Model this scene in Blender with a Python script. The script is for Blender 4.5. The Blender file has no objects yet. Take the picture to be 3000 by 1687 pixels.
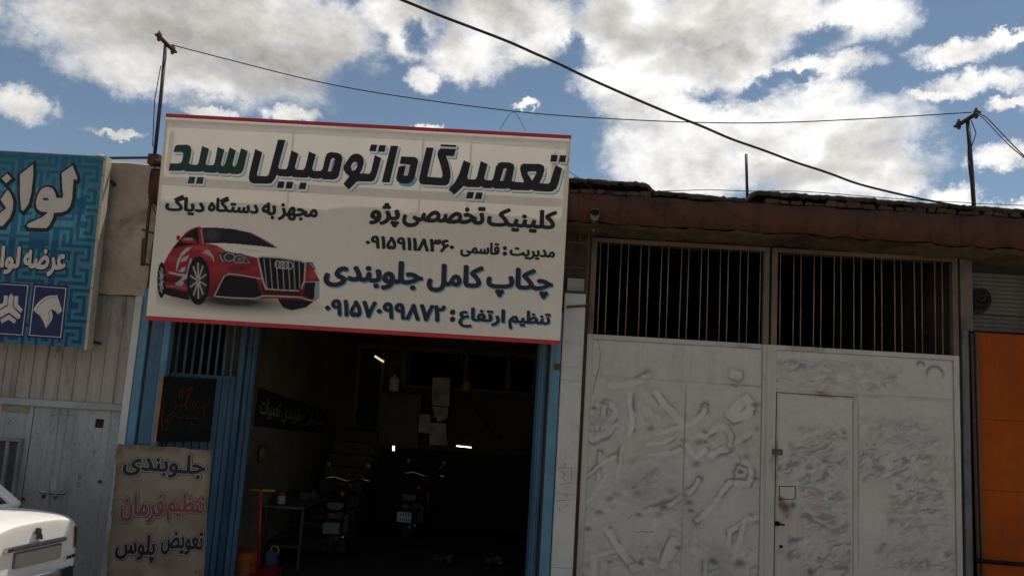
import bpy, bmesh, math, random
import numpy as np
from mathutils import Vector, Matrix
random.seed(7); rng = np.random.default_rng(7)
scene = bpy.context.scene
COL = scene.collection

# ---------------------------------------------------------------- camera
F = 2250.0                                   # focal length in pixels of the 3000 px wide photograph
CAM = np.array([0.0, -8.0, 2.0])
PITCH, ROLL, YAW = [math.radians(a) for a in (7.765, 3.513, 1.30)]
GZ = -0.35                                   # street level
def cam_axes():
    f = np.array([-math.sin(YAW)*math.cos(PITCH), math.cos(YAW)*math.cos(PITCH), math.sin(PITCH)])
    r = np.array([math.cos(YAW), math.sin(YAW), 0.0]); u = np.cross(r, f)
    c, s = math.cos(ROLL), math.sin(ROLL)
    return c*r + s*u, -s*r + c*u, f
CR, CU, CF = cam_axes()
cam = bpy.data.cameras.new('camera'); camo = bpy.data.objects.new('camera', cam); COL.objects.link(camo)
cam.sensor_width = 36; cam.lens = F/3000*36; cam.clip_end = 3000; cam.clip_start = 0.05
camo.matrix_world = Matrix(((CR[0], CU[0], -CF[0], CAM[0]), (CR[1], CU[1], -CF[1], CAM[1]), (CR[2], CU[2], -CF[2], CAM[2]), (0, 0, 0, 1)))
scene.camera = camo
def ray3(x, y): return CF*F + CR*(x-1500) + CU*(843.5-y)
def A3(x, y, Y):                              # a survey point: where the sight line meets the depth plane Y
    d = ray3(x, y); return CAM + d*((Y-CAM[1])/d[1])
def A(x, y, Y): return A3(x*3000/2576, y*3000/2576, Y)

# ---------------------------------------------------------------- light, sky, exposure
SUN = Vector((0.30, 0.28, 1.0)).normalized()
sl = bpy.data.lights.new('sun', 'SUN'); sl.energy = 4.2; sl.angle = math.radians(0.55); sl.color = (1.0, 0.93, 0.84)
so = bpy.data.objects.new('sun', sl); COL.objects.link(so)
so.rotation_euler = (-SUN).to_track_quat('-Z', 'Y').to_euler(); so.location = (6, 12, 20)
scene.view_settings.view_transform = 'Standard'; scene.view_settings.look = 'None'
scene.view_settings.exposure = -0.06; scene.view_settings.gamma = 1.0
scene.cycles.use_denoising = True
scene.cycles.use_adaptive_sampling = True; scene.cycles.adaptive_threshold = .03
scene.cycles.max_bounces = 6; scene.cycles.diffuse_bounces = 3; scene.cycles.glossy_bounces = 3
scene.cycles.sample_clamp_indirect = 6.0; scene.cycles.caustics_reflective = False

class NT:                                      # tiny node helper
    def __init__(s, tree): s.t = tree; s.n = tree.nodes; s.l = tree.links
    def new(s, typ, **k):
        n = s.n.new(typ)
        for a, v in k.items(): setattr(n, a, v)
        return n
    def put(s, sock, v):
        if isinstance(v, bpy.types.NodeSocket): s.l.new(v, sock)
        elif v is not None: sock.default_value = v
    def m(s, op, a, b=None, c=None, clamp=False):
        n = s.new('ShaderNodeMath', operation=op, use_clamp=clamp)
        for i, v in enumerate((a, b, c)):
            if v is not None: s.put(n.inputs[i], v)
        return n.outputs[0]
    def v(s, op, a, b=None, c=None):
        n = s.new('ShaderNodeVectorMath', operation=op)
        for i, x in enumerate((a, b, c)):
            if x is not None: s.put(n.inputs[i], x)
        return n.outputs['Value'] if op in ('DOT_PRODUCT', 'LENGTH', 'DISTANCE') else n.outputs[0]
    def noise(s, vec, scale, detail=4, rough=.55, dist=0., col=False):
        n = s.new('ShaderNodeTexNoise'); s.put(n.inputs['Vector'], vec)
        n.inputs['Scale'].default_value = scale; n.inputs['Detail'].default_value = detail
        n.inputs['Roughness'].default_value = rough; n.inputs['Distortion'].default_value = dist
        return n.outputs['Color' if col else 'Fac']
    def mix(s, f, a, b, blend='MIX'):
        n = s.new('ShaderNodeMix', data_type='RGBA', blend_type=blend)
        s.put(n.inputs[0], f); s.put(n.inputs[6], c4(a)); s.put(n.inputs[7], c4(b)); return n.outputs[2]
    def ramp(s, f, lo, hi, smooth=True):       # map range 0..1
        n = s.new('ShaderNodeMapRange', interpolation_type='SMOOTHSTEP' if smooth else 'LINEAR')
        s.put(n.inputs[0], f); n.inputs[1].default_value = lo; n.inputs[2].default_value = hi; return n.outputs[0]
def c4(c):
    if isinstance(c, bpy.types.NodeSocket) or c is None: return c
    return (c[0], c[1], c[2], 1.0) if len(c) == 3 else c

world = bpy.data.worlds.new('World'); scene.world = world; world.use_nodes = True
def build_world():
    t = NT(world.node_tree); t.n.clear()
    out = t.new('ShaderNodeOutputWorld'); bg = t.new('ShaderNodeBackground'); t.l.new(bg.outputs[0], out.inputs[0])
    bg.inputs[1].default_value = 0.1
    sky = t.new('ShaderNodeTexSky', sky_type='NISHITA', sun_disc=False)
    sky.sun_elevation = math.asin(SUN.z); sky.sun_rotation = math.atan2(SUN.x, SUN.y)
    sky.altitude = 1000; sky.air_density = 1.0; sky.dust_density = 0.6; sky.ozone_density = 1.6
    hs = t.new('ShaderNodeHueSaturation'); hs.inputs['Hue'].default_value = .492; hs.inputs['Saturation'].default_value = .92; hs.inputs['Value'].default_value = .84
    t.l.new(sky.outputs[0], hs.inputs['Color'])
    tc = t.new('ShaderNodeTexCoord'); d = tc.outputs['Generated']
    sp = t.new('ShaderNodeSeparateXYZ'); t.l.new(d, sp.inputs[0])
    az = t.m('ARCTAN2', sp.outputs[0], sp.outputs[1]); el = t.m('ARCSINE', sp.outputs[2])
    cb = t.new('ShaderNodeCombineXYZ'); t.l.new(az, cb.inputs[0]); t.l.new(el, cb.inputs[1])
    uv0 = cb.outputs[0]
    # ragged cloud edges: push the sky coordinates about with noise
    n1 = t.v('SUBTRACT', t.noise(d, 9, 2, .5, col=True), (.5, .5, .5))
    n2 = t.v('SUBTRACT', t.noise(d, 48, 5, .72, col=True), (.5, .5, .5))
    uv = t.v('ADD', uv0, t.v('ADD', t.v('MULTIPLY', n1, (.045, .035, 0)), t.v('MULTIPLY', n2, (.040, .036, 0))))
    def ae(px, py):
        v = ray3(px*3000/2576, py*3000/2576); v = v/np.linalg.norm(v)
        return math.atan2(v[0], v[1]), math.asin(v[2])
    def field(blobs, vec):
        acc = None
        for (px, py, rx, ry) in blobs:
            a, e = ae(px, py); ix, iy = 1932/rx, 1932/ry
            q = t.v('MULTIPLY_ADD', vec, (ix, iy, 0), (-a*ix, -e*iy, 0))
            r2 = t.v('DOT_PRODUCT', q, q)
            acc = r2 if acc is None else t.m('SMOOTH_MIN', acc, r2, .35)
        return acc
    clouds = [(450,95,380,118),(215,60,150,70),(620,50,310,115),(830,75,150,70),(500,195,150,42),(330,165,170,62),(680,140,120,55),
        (1000,35,110,60),(1015,95,48,52),(1250,45,150,80),(1180,135,110,66),(1070,195,42,36),(1360,65,95,75),(1330,135,60,45),
        (1600,60,190,110),(1800,50,210,100),(1680,170,170,66),(1850,140,120,80),(1560,205,130,46),(1620,262,120,52),(1760,300,200,42),(1980,50,120,60),(2170,45,120,62),
        (2060,255,95,48),(2120,330,170,72),(1930,320,150,80),(1660,415,130,62),(1800,420,230,72),(1720,460,160,50),(2130,430,190,72),(2270,455,62,38),(2010,400,200,80),(1700,350,160,50),
        (75,262,62,34),(300,334,46,10),(525,280,58,16),(722,283,66,22),(1065,320,40,9),(1320,262,26,12),
        (2060,178,150,30),(2420,125,95,26),(2370,235,80,16),(2470,200,100,26),(2515,392,62,26),(2410,492,62,28),(2545,510,50,16),(2540,95,50,14),(2540,260,50,14),
        (-520,250,200,60),(-800,100,260,60),(2950,180,220,60),(3300,380,300,70)]
    gaps = [(1045,84,26,34),(1440,112,26,28),(2075,98,62,24),(1890,236,34,15),(1940,203,50,16),(880,215,60,50),(1330,200,60,30),(2010,195,60,10)]
    f = field(clouds, uv)
    g = field(gaps, uv)
    gen = t.noise(d, 2.4, 5, .6)               # the rest of the sky carries on with the same broken cloud
    inview = t.m('MULTIPLY', t.ramp(t.m('ABSOLUTE', az), 1.0, .78), t.ramp(el, .62, .46))
    genm = t.m('MULTIPLY', t.ramp(gen, .50, .60), t.m('SUBTRACT', 1.0, inview))
    wv = t.v('MULTIPLY', d, (1, 1, 1.5))
    wisp = t.noise(wv, 20, 8, .66)
    lit = t.m('SUBTRACT', t.noise(wv, 9, 6, .62), t.noise(t.v('ADD', wv, tuple(SUN*.035)), 9, 6, .62))   # lumps brighter on the sun side
    edge = t.m('ADD', f, t.m('MULTIPLY', t.m('SUBTRACT', wisp, .5), 2.7))
    mask = t.m('MULTIPLY', t.ramp(edge, 1.62, .10), t.ramp(g, .2, 2.2))
    mask = t.m('MAXIMUM', mask, genm, clamp=True)
    # thick middles are grey underneath, thin rims and the side near the sun glow white
    cores = [(560,40,420,105),(340,110,220,60),(620,150,180,50),(1200,10,200,66),(1280,60,110,40),(1640,40,150,55),(1500,20,120,50),(1850,60,170,55),(1760,150,130,42),(2010,440,120,40),(2130,390,100,34)]
    core = t.ramp(t.m('ADD', field(cores, t.v('ADD', uv0, t.v('MULTIPLY', n1, (.2, .15, 0)))), t.m('MULTIPLY', t.m('SUBTRACT', wisp, .5), 1.0)), 1.9, -.1)
    core = t.m('MAXIMUM', core, t.m('MULTIPLY', genm, t.ramp(wisp, .4, .65)))
    sund = t.v('DOT_PRODUCT', t.v('NORMALIZE', d), tuple(SUN))
    glow = t.m('MULTIPLY_ADD', t.ramp(sund, .30, .75), 3.2, 7.6)
    fine = t.m('ADD', t.m('MULTIPLY_ADD', wisp, .7, .68), t.m('MULTIPLY', lit, 1.5))
    white = t.mix(core, (1.0, .985, .96), (.62, .60, .57))
    vm = t.v('SCALE', white); vm.node.inputs['Scale'].default_value = 1.0
    t.l.new(t.m('MULTIPLY', glow, fine), vm.node.inputs['Scale'])
    col = t.mix(mask, hs.outputs[0], vm)
    t.l.new(col, bg.inputs[0])
    world.cycles.sampling_method = 'MANUAL'; world.cycles.sample_map_resolution = 256
build_world()

# ---------------------------------------------------------------- materials
MATS = {}
def mat(name, c1, c2=None, scale=3.0, rough=.75, spec=.3, bump=0.0, bscale=60, metal=0.0, stain=None, samt=.5, sscale=1.2, stretch=(1, 1, 1), speck=.0, var=.25, streak=.0):
    """weathered paint, plaster or metal: two tones on noise, stains with a shape of their own, fine relief"""
    if name in MATS: return MATS[name]
    m = bpy.data.materials.new(name); m.use_nodes = True; t = NT(m.node_tree)
    b = t.n['Principled BSDF']; tc = t.new('ShaderNodeTexCoord'); vec = t.v('MULTIPLY', tc.outputs['Object'], stretch)
    c2 = c2 or tuple(x*(1-var) for x in c1)
    col = t.mix(t.ramp(t.noise(vec, scale, 6, .62), .35, .68), c1, c2)
    if stain: col = t.mix(t.m('MULTIPLY', t.ramp(t.noise(vec, sscale, 7, .68, .4), .52, .70), samt), col, stain)
    if streak: col = t.mix(t.m('MULTIPLY', t.ramp(t.noise(t.v('MULTIPLY', tc.outputs['Object'], (9, 9, .55)), 1.6, 6, .7), .50, .70), streak), col, stain)
    if speck: col = t.mix(t.m('MULTIPLY', t.ramp(t.noise(vec, 45, 3, .5), .62, .72), speck), col, stain or (.03, .03, .03))
    t.l.new(col, b.inputs['Base Color'])
    t.put(b.inputs['Roughness'], t.m('MULTIPLY_ADD', t.noise(vec, scale*2, 4), .25, rough-.12, clamp=True))
    b.inputs['Specular IOR Level'].default_value = spec; b.inputs['Metallic'].default_value = metal
    if bump:
        bp = t.new('ShaderNodeBump'); bp.inputs['Strength'].default_value = bump; bp.inputs['Distance'].default_value = .02
        t.l.new(t.noise(vec, bscale, 5, .6), bp.inputs['Height']); t.l.new(bp.outputs[0], b.inputs['Normal'])
    MATS[name] = m; return m
def flat(name, c, rough=.6, spec=.3, var=.12):
    return mat(name, c, None, 8, rough, spec, var=var)
def attr_mat(name, rough=.6, spec=.3, attr='paint', bump=.0, trans=0.0):
    if name in MATS: return MATS[name]
    m = bpy.data.materials.new(name); m.use_nodes = True; t = NT(m.node_tree); b = t.n['Principled BSDF']
    at = t.new('ShaderNodeAttribute', attribute_name=attr); tc = t.new('ShaderNodeTexCoord')
    n = t.m('MULTIPLY_ADD', t.noise(tc.outputs['Object'], 14, 6, .65), .35, .82)
    mx = t.v('SCALE', at.outputs['Color']); t.l.new(n, mx.node.inputs['Scale'])
    t.l.new(mx, b.inputs['Base Color']); b.inputs['Roughness'].default_value = rough; b.inputs['Specular IOR Level'].default_value = spec
    if bump:
        bp = t.new('ShaderNodeBump'); bp.inputs['Strength'].default_value = bump; bp.inputs['Distance'].default_value = .01
        t.l.new(t.noise(tc.outputs['Object'], 22, 5, .6), bp.inputs['Height']); t.l.new(bp.outputs[0], b.inputs['Normal'])
    if trans: fabric(t, b, mx, trans)
    MATS[name] = m; return m
def fabric(t, b, col, trans):                 # banner cloth lets part of the light through from behind
    out = t.n['Material Output']; tr = t.new('ShaderNodeBsdfTranslucent'); ms = t.new('ShaderNodeMixShader')
    t.put(tr.inputs[0], c4(col)); ms.inputs[0].default_value = trans
    t.l.new(b.outputs[0], ms.inputs[1]); t.l.new(tr.outputs[0], ms.inputs[2]); t.l.new(ms.outputs[0], out.inputs[0])
def cloth_mat(name, c, trans):
    if name in MATS: return MATS[name]
    m = bpy.data.materials.new(name); m.use_nodes = True; t = NT(m.node_tree); b = t.n['Principled BSDF']
    tc = t.new('ShaderNodeTexCoord')
    col = t.mix(t.ramp(t.noise(tc.outputs['Object'], 1.6, 6, .6), .35, .7), c, tuple(x*.93 for x in c))
    col = t.mix(t.m('MULTIPLY', t.ramp(t.noise(t.v('MULTIPLY', tc.outputs['Object'], (6, 6, .6)), 3, 5, .6), .58, .72), .10), col, (.35, .28, .2))
    t.l.new(col, b.inputs['Base Color']); b.inputs['Roughness'].default_value = .62; b.inputs['Specular IOR Level'].default_value = .25
    bp = t.new('ShaderNodeBump'); bp.inputs['Strength'].default_value = .12; bp.inputs['Distance'].default_value = .02
    t.l.new(t.noise(tc.outputs['Object'], 1.3, 2), bp.inputs['Height']); t.l.new(bp.outputs[0], b.inputs['Normal'])
    fabric(t, b, col, trans); MATS[name] = m; return m
def emit(name, c, s):
    m = bpy.data.materials.new(name); m.use_nodes = True; b = m.node_tree.nodes['Principled BSDF']
    b.inputs['Base Color'].default_value = c4(c); b.inputs['Emission Color'].default_value = c4(c); b.inputs['Emission Strength'].default_value = s
    MATS[name] = m; return m

# ---------------------------------------------------------------- mesh helpers
class MB:
    def __init__(s): s.v = []; s.f = []
    def add(s, v, f):
        o = len(s.v); s.v += [tuple(p) for p in v]; s.f += [tuple(i+o for i in q) for q in f]; return s
    def box(s, x0, x1, y0, y1, z0, z1):
        v = [(x, y, z) for z in (z0, z1) for y in (y0, y1) for x in (x0, x1)]
        return s.add(v, [(0,2,3,1),(4,5,7,6),(0,1,5,4),(2,6,7,3),(0,4,6,2),(1,3,7,5)])
    def bar(s, a, b, w, h=None, up=(0, 0, 1)):  # a square bar from a to b
        a, b = Vector(a), Vector(b); d = (b-a).normalized(); h = h or w
        x = d.cross(Vector(up))
        if x.length < 1e-4: x = d.cross(Vector((0, 1, 0)))
        x.normalize(); y = x.cross(d)
        v = [p + x*sx*w/2 + y*sy*h/2 for p in (a, b) for sx, sy in ((-1,-1),(1,-1),(1,1),(-1,1))]
        return s.add(v, [(3,2,1,0),(4,5,6,7),(0,1,5,4),(1,2,6,5),(2,3,7,6),(3,0,4,7)])
    def tube(s, pts, r, n=8, cap=True, rfun=None):
        pts = [Vector(p) for p in pts]; rings = []; up = None
        for i, p in enumerate(pts):
            d = (pts[min(i+1, len(pts)-1)] - pts[max(i-1, 0)]).normalized()
            if up is None:
                up = d.cross(Vector((0, 0, 1)))
                if up.length < 1e-3: up = d.cross(Vector((0, 1, 0)))
            up = (up - d*up.dot(d)).normalized(); w = d.cross(up); rr = rfun(i) if rfun else r
            rings.append([p + (up*math.cos(2*math.pi*k/n) + w*math.sin(2*math.pi*k/n))*rr for k in range(n)])
        v = [q for ring in rings for q in ring]; f = []
        for i in range(len(pts)-1):
            for k in range(n): f.append((i*n+k, i*n+(k+1) % n, (i+1)*n+(k+1) % n, (i+1)*n+k))
        if cap: f += [tuple(range(n))[::-1], tuple(range((len(pts)-1)*n, len(pts)*n))]
        return s.add(v, f)
    def lathe(s, prof, c, axis='Z', n=16):      # prof: (radius, height) pairs
        c = Vector(c); v = []; f = []
        for r, h in prof:
            for k in range(n):
                a = 2*math.pi*k/n; x, y = r*math.cos(a), r*math.sin(a)
                v.append(c + Vector({'Z': (x, y, h), 'Y': (x, h, y), 'X': (h, x, y)}[axis]))
        for i in range(len(prof)-1):
            for k in range(n): f.append((i*n+k, i*n+(k+1) % n, (i+1)*n+(k+1) % n, (i+1)*n+k))
        f += [tuple(range(n))[::-1], tuple(range((len(prof)-1)*n, len(prof)*n))]
        return s.add(v, f)
    def torus(s, c, R, r, axis='X', n=20, k=8):
        c = Vector(c); v = []; f = []
        for i in range(n):
            a = 2*math.pi*i/n
            for j in range(k):
                b = 2*math.pi*j/k; rr = R + r*math.cos(b); p = (rr*math.cos(a), rr*math.sin(a), r*math.sin(b))
                v.append(c + Vector({'Z': p, 'X': (p[2], p[0], p[1]), 'Y': (p[0], p[2], p[1])}[axis]))
        for i in range(n):
            for j in range(k): f.append((i*k+j, ((i+1) % n)*k+j, ((i+1) % n)*k+(j+1) % k, i*k+(j+1) % k))
        return s.add(v, f)
    def build(s, name, m, parent=None, smooth=False, bevel=0.0, kind=None):
        me = bpy.data.meshes.new(name); me.from_pydata(s.v, [], s.f)
        return link(name, me, m, parent, smooth, bevel, kind)
def link(name, me, m, parent=None, smooth=False, bevel=0.0, kind=None, fix=True):
    if fix:
        bm = bmesh.new(); bm.from_mesh(me); bmesh.ops.recalc_face_normals(bm, faces=bm.faces)
        if bevel: bmesh.ops.bevel(bm, geom=[e for e in bm.edges if len(e.link_faces) == 2 and e.calc_face_angle(0) > .5], offset=bevel, segments=2, affect='EDGES', clamp_overlap=True)
        bm.to_mesh(me); bm.free()
    if m and not me.materials: me.materials.append(m)
    if smooth: me.polygons.foreach_set('use_smooth', [True]*len(me.polygons))
    o = bpy.data.objects.new(name, me); COL.objects.link(o)
    if parent is not None:
        o.parent = parent
        l = parent.location.copy(); p = parent.parent
        while p: l = l + p.location; p = p.parent
        o.location = -l                         # meshes are written in world metres
    if kind: o['kind'] = kind
    return o
def tag(o, label, cat, group=None):
    o['label'] = label; o['category'] = cat
    if group: o['group'] = group
    return o
def thing(name, label, cat, loc, group=None):
    o = bpy.data.objects.new(name, None); COL.objects.link(o); o.location = loc; o.empty_display_size = .1
    return tag(o, label, cat, group)
def box(name, m, parent, *b, bevel=0.0, kind=None): return MB().box(*b).build(name, m, parent, bevel=bevel, kind=kind)

# palette
upper_sheet = mat('aged_sheet', (.36, .325, .28), (.29, .26, .225), 2.2, .65, .3, .15, 18, stain=(.10, .066, .042), samt=.7, sscale=1.6, stretch=(1.6, 1, .55), speck=.4, streak=.6)
lower_sheet = mat('aged_door', (.345, .355, .35), (.27, .28, .28), 2.0, .6, .3, .12, 18, stain=(.11, .095, .08), samt=.65, sscale=1.5, stretch=(1.3, 1, .6), speck=.8, streak=.45)
white_paint = mat('white_paint', (.50, .49, .46), (.42, .42, .41), 2.5, .55, .35, .12, 30, stain=(.22, .17, .12), samt=.35, sscale=2.2)
rust = mat('rusty_steel', (.09, .048, .030), (.055, .035, .025), 9, .8, .25, .3, 60)
dark_steel = mat('dark_steel', (.045, .035, .032), (.028, .024, .024), 8, .6, .4, .15, 60)
blue_paint = mat('blue_paint', (.040, .110, .185), (.030, .085, .145), 3, .5, .4, .10, 25, stain=(.022, .028, .034), samt=.6, sscale=1.6, streak=.6)
blue_light = mat('blue_light_paint', (.085, .215, .320), (.068, .175, .265), 3, .5, .4, .10, 25, stain=(.06, .05, .045), samt=.5, sscale=2.0, streak=.5)
grey_paint = mat('grey_paint', (.34, .345, .34), (.27, .275, .275), 1.6, .6, .35, .15, 18, stain=(.15, .125, .095), samt=.6, sscale=1.3, speck=.35)
plaster = mat('beige_plaster', (.45, .365, .28), (.34, .27, .20), 1.6, .9, .15, .5, 30, stain=(.12, .095, .075), samt=.65, sscale=.9)
fascia_paint = mat('red_brown_fascia', (.095, .043, .028), (.066, .033, .023), 3.4, .9, .15, .8, 24, stain=(.028, .019, .015), samt=.85, sscale=2.6, streak=.6)
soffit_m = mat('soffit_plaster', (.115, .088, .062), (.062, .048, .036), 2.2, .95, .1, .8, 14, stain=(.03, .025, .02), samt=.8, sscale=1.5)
tar = mat('roof_mud', (.075, .055, .042), (.04, .032, .026), 6, .95, .1, .8, 22)
brick_m = mat('old_brick', (.095, .062, .042), (.06, .043, .032), 9, .95, .1, .6, 40)
dark_wall = mat('sooty_wall', (.080, .062, .050), (.048, .037, .031), 1.2, .9, .1, .3, 20, stain=(.02, .017, .015), samt=.8, sscale=.8)
near_black = mat('near_black_fill', (.028, .022, .019), None, 2, .9, .1)  # near-black tone for the lower back wall, backings and dark openings
left_wall_m = mat('workshop_plaster', (.175, .150, .112), (.12, .10, .076), 1.0, .9, .1, .3, 25, stain=(.04, .032, .026), samt=.75, sscale=.9)
asphalt = mat('asphalt', (.27, .218, .158), (.21, .17, .125), 1.2, .9, .2, .5, 90)
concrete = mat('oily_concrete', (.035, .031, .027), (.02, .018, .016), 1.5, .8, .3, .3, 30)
black_paint = mat('black_paint', (.008, .007, .007), None, 5, .75, .15)
ink = flat('black_ink', (.014, .010, .014), .5)
navy_ink = flat('navy_ink', (.018, .016, .035), .5)
green_ink = flat('green_ink', (.012, .048, .036), .5)
red_ink = flat('red_ink', (.42, .028, .036), .5)
white_ink = flat('white_ink', (.74, .72, .67), .5)
blue_ink = flat('blue_ink', (.16, .40, .52), .5)
chrome = mat('chrome', (.6, .6, .6), None, 4, .22, .5, metal=1.0)
galv = mat('galvanised_sheet', (.42, .41, .38), (.30, .29, .27), 4, .42, .5, .1, 10, metal=.55)
rubber = flat('rubber', (.018, .018, .018), .8)

# ---------------------------------------------------------------- ground
g = MB().add([(-400, -400, GZ), (400, -400, GZ), (400, 400, GZ), (-400, 400, GZ)], [(0, 1, 2, 3)]).build('ground', asphalt); g['kind'] = 'structure'
pv = box('pavement', mat('paving_concrete', (.33, .275, .21), (.26, .22, .165), 1.4, .9, .2, .4, 40), None, -14, 14, -1.2, -.02, GZ-.1, GZ+.11); pv['kind'] = 'structure'

# ---------------------------------------------------------------- lettering
J = {}
def _j(ch, iso, n): J[ch] = tuple(chr(iso+i) for i in range(n))
for ch, iso, n in (('ا',0xFE8D,2),('ب',0xFE8F,4),('پ',0xFB56,4),('ت',0xFE95,4),('ج',0xFE9D,4),('چ',0xFB7A,4),('خ',0xFEA5,4),('د',0xFEA9,2),('ر',0xFEAD,2),('ز',0xFEAF,2),('ژ',0xFB8A,2),
    ('س',0xFEB1,4),('ص',0xFEB9,4),('ض',0xFEBD,4),('ظ',0xFEC5,4),('ع',0xFEC9,4),('ف',0xFED1,4),('ق',0xFED5,4),('ک',0xFB8E,4),('گ',0xFB92,4),('ل',0xFEDD,4),('م',0xFEE1,4),('ن',0xFEE5,4),('و',0xFEED,2),('ه',0xFEE9,4),('ی',0xFBFC,4)): _j(ch, iso, n)
J['ـ'] = ('ـ',)*4
def shape(word):                               # joined forms, in left-to-right drawing order
    out = []
    for i, ch in enumerate(word):
        if ch not in J: out.append(ch); continue
        prev = i > 0 and word[i-1] in J and len(J[word[i-1]]) == 4
        nxt = i+1 < len(word) and word[i+1] in J and len(J[ch]) == 4
        k = (3 if nxt else 1) if prev else (2 if nxt else 0)
        out.append(J[ch][k])
    if all(c not in J for c in word): return out
    return out[::-1]
def curve_mesh(data):
    o = bpy.data.objects.new('tmp', data); COL.objects.link(o)
    dg = bpy.context.evaluated_depsgraph_get(); ev = o.evaluated_get(dg); me = ev.to_mesh()
    v = np.array([q.co[:] for q in me.vertices]) if len(me.vertices) else np.zeros((0, 3)); f = [tuple(p.vertices) for p in me.polygons]
    ev.to_mesh_clear(); bpy.data.objects.remove(o); return v, f
_GL = {}
from mathutils.geometry import delaunay_2d_cdt, interpolate_bezier
def glyph(body):
    """outline of a character from the built-in font, filled by winding number"""
    if body in _GL: return _GL[body]
    d = bpy.data.curves.new('t', 'FONT'); d.body = body; o = bpy.data.objects.new('tmp', d); COL.objects.link(o)
    dg = bpy.context.evaluated_depsgraph_get(); cu = o.evaluated_get(dg).to_curve(dg); loops = []
    for sp in cu.splines:
        pts = []; bp = sp.bezier_points; n = len(bp)
        for i in range(n):
            p, q = bp[i], bp[(i+1) % n]
            straight = (p.handle_right-p.co).length < 1e-5 and (q.handle_left-q.co).length < 1e-5
            k = 2 if straight else 5
            pts += [v.xy for v in interpolate_bezier(p.co, p.handle_right, q.handle_left, q.co, k)[:-1]]
        out = [pts[0]]
        for v in pts[1:]:
            if (v-out[-1]).length > 1e-4: out.append(v)
        if (out[0]-out[-1]).length < 1e-4: out.pop()
        if len(out) > 2: loops.append(out)
    o.evaluated_get(dg).to_curve_clear(); bpy.data.objects.remove(o); bpy.data.curves.remove(d)
    if not loops: _GL[body] = (np.zeros((0, 3)), []); return _GL[body]
    V = []; E = []
    for L in loops:
        k = len(V); V += L; E += [(k+i, k+(i+1) % len(L)) for i in range(len(L))]
    vs, _, fs, *_r = delaunay_2d_cdt([Vector(p) for p in V], E, [], 0, 1e-5)
    P = np.array([v[:] for v in vs]); keep = []
    cen = np.array([P[list(f)].mean(0) for f in fs]); wn = np.zeros(len(cen))
    for L in loops:
        A_ = np.array([p[:] for p in L]); B_ = np.roll(A_, -1, 0)
        for (x0, y0), (x1, y1) in zip(A_, B_):
            cr_ = (x1-x0)*(cen[:, 1]-y0)-(cen[:, 0]-x0)*(y1-y0)
            wn += np.where((y0 <= cen[:, 1]) & (y1 > cen[:, 1]) & (cr_ > 0), 1, 0) - np.where((y0 > cen[:, 1]) & (y1 <= cen[:, 1]) & (cr_ < 0), 1, 0)
    fs = [tuple(f) for f, w in zip(fs, wn) if abs(w) > .5]
    used = sorted({i for f in fs for i in f}); mp_ = {j: i for i, j in enumerate(used)}
    _GL[body] = (np.column_stack([P[used], np.zeros(len(used))]), [tuple(mp_[i] for i in f) for f in fs]); return _GL[body]
_ADV = {}
def advance(ch):
    if ch not in _ADV: _ADV[ch] = glyph(ch+'|')[0][:, 0].max() - glyph('|')[0][:, 0].max()
    return _ADV[ch]
def word_mesh(word, bold):
    """joined glyphs, each stamped round a small circle so that the strokes grow heavy like the painted ones"""
    x = 0.0; V = []; Fc = []; n = 0; rings = [(0, 0, 0)]; k = 0
    for r in ([bold] if bold < .045 else [bold*.5, bold]):
        m = 8 if r < .045 else 12
        for q in range(m): k += 1; rings.append((r*1.15*math.cos(2*math.pi*q/m), r*.85*math.sin(2*math.pi*q/m), -k*.00005))
    for i, ch in enumerate(shape(word)):
        v, f = glyph(ch)
        if len(v):
            for dx, dy, dz in rings:
                w = v.copy(); w[:, 0] += x+dx; w[:, 1] += dy; w[:, 2] = (i % 2)*.00003+dz; V.append(w); Fc += [tuple(j+n for j in q) for q in f]; n += len(v)
        x += advance(ch)
    return np.vstack(V), Fc
def homography(src, dst):
    M = []
    for (x, y), (u, v) in zip(src, dst):
        M.append([x, y, 1, 0, 0, 0, -u*x, -u*y, -u]); M.append([0, 0, 0, x, y, 1, -v*x, -v*y, -v])
    H = np.linalg.svd(np.array(M))[2][-1].reshape(3, 3)
    return lambda p: (lambda q: np.array([q[0]/q[2], q[1]/q[2]]))(H @ np.array([p[0], p[1], 1.0]))
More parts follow.
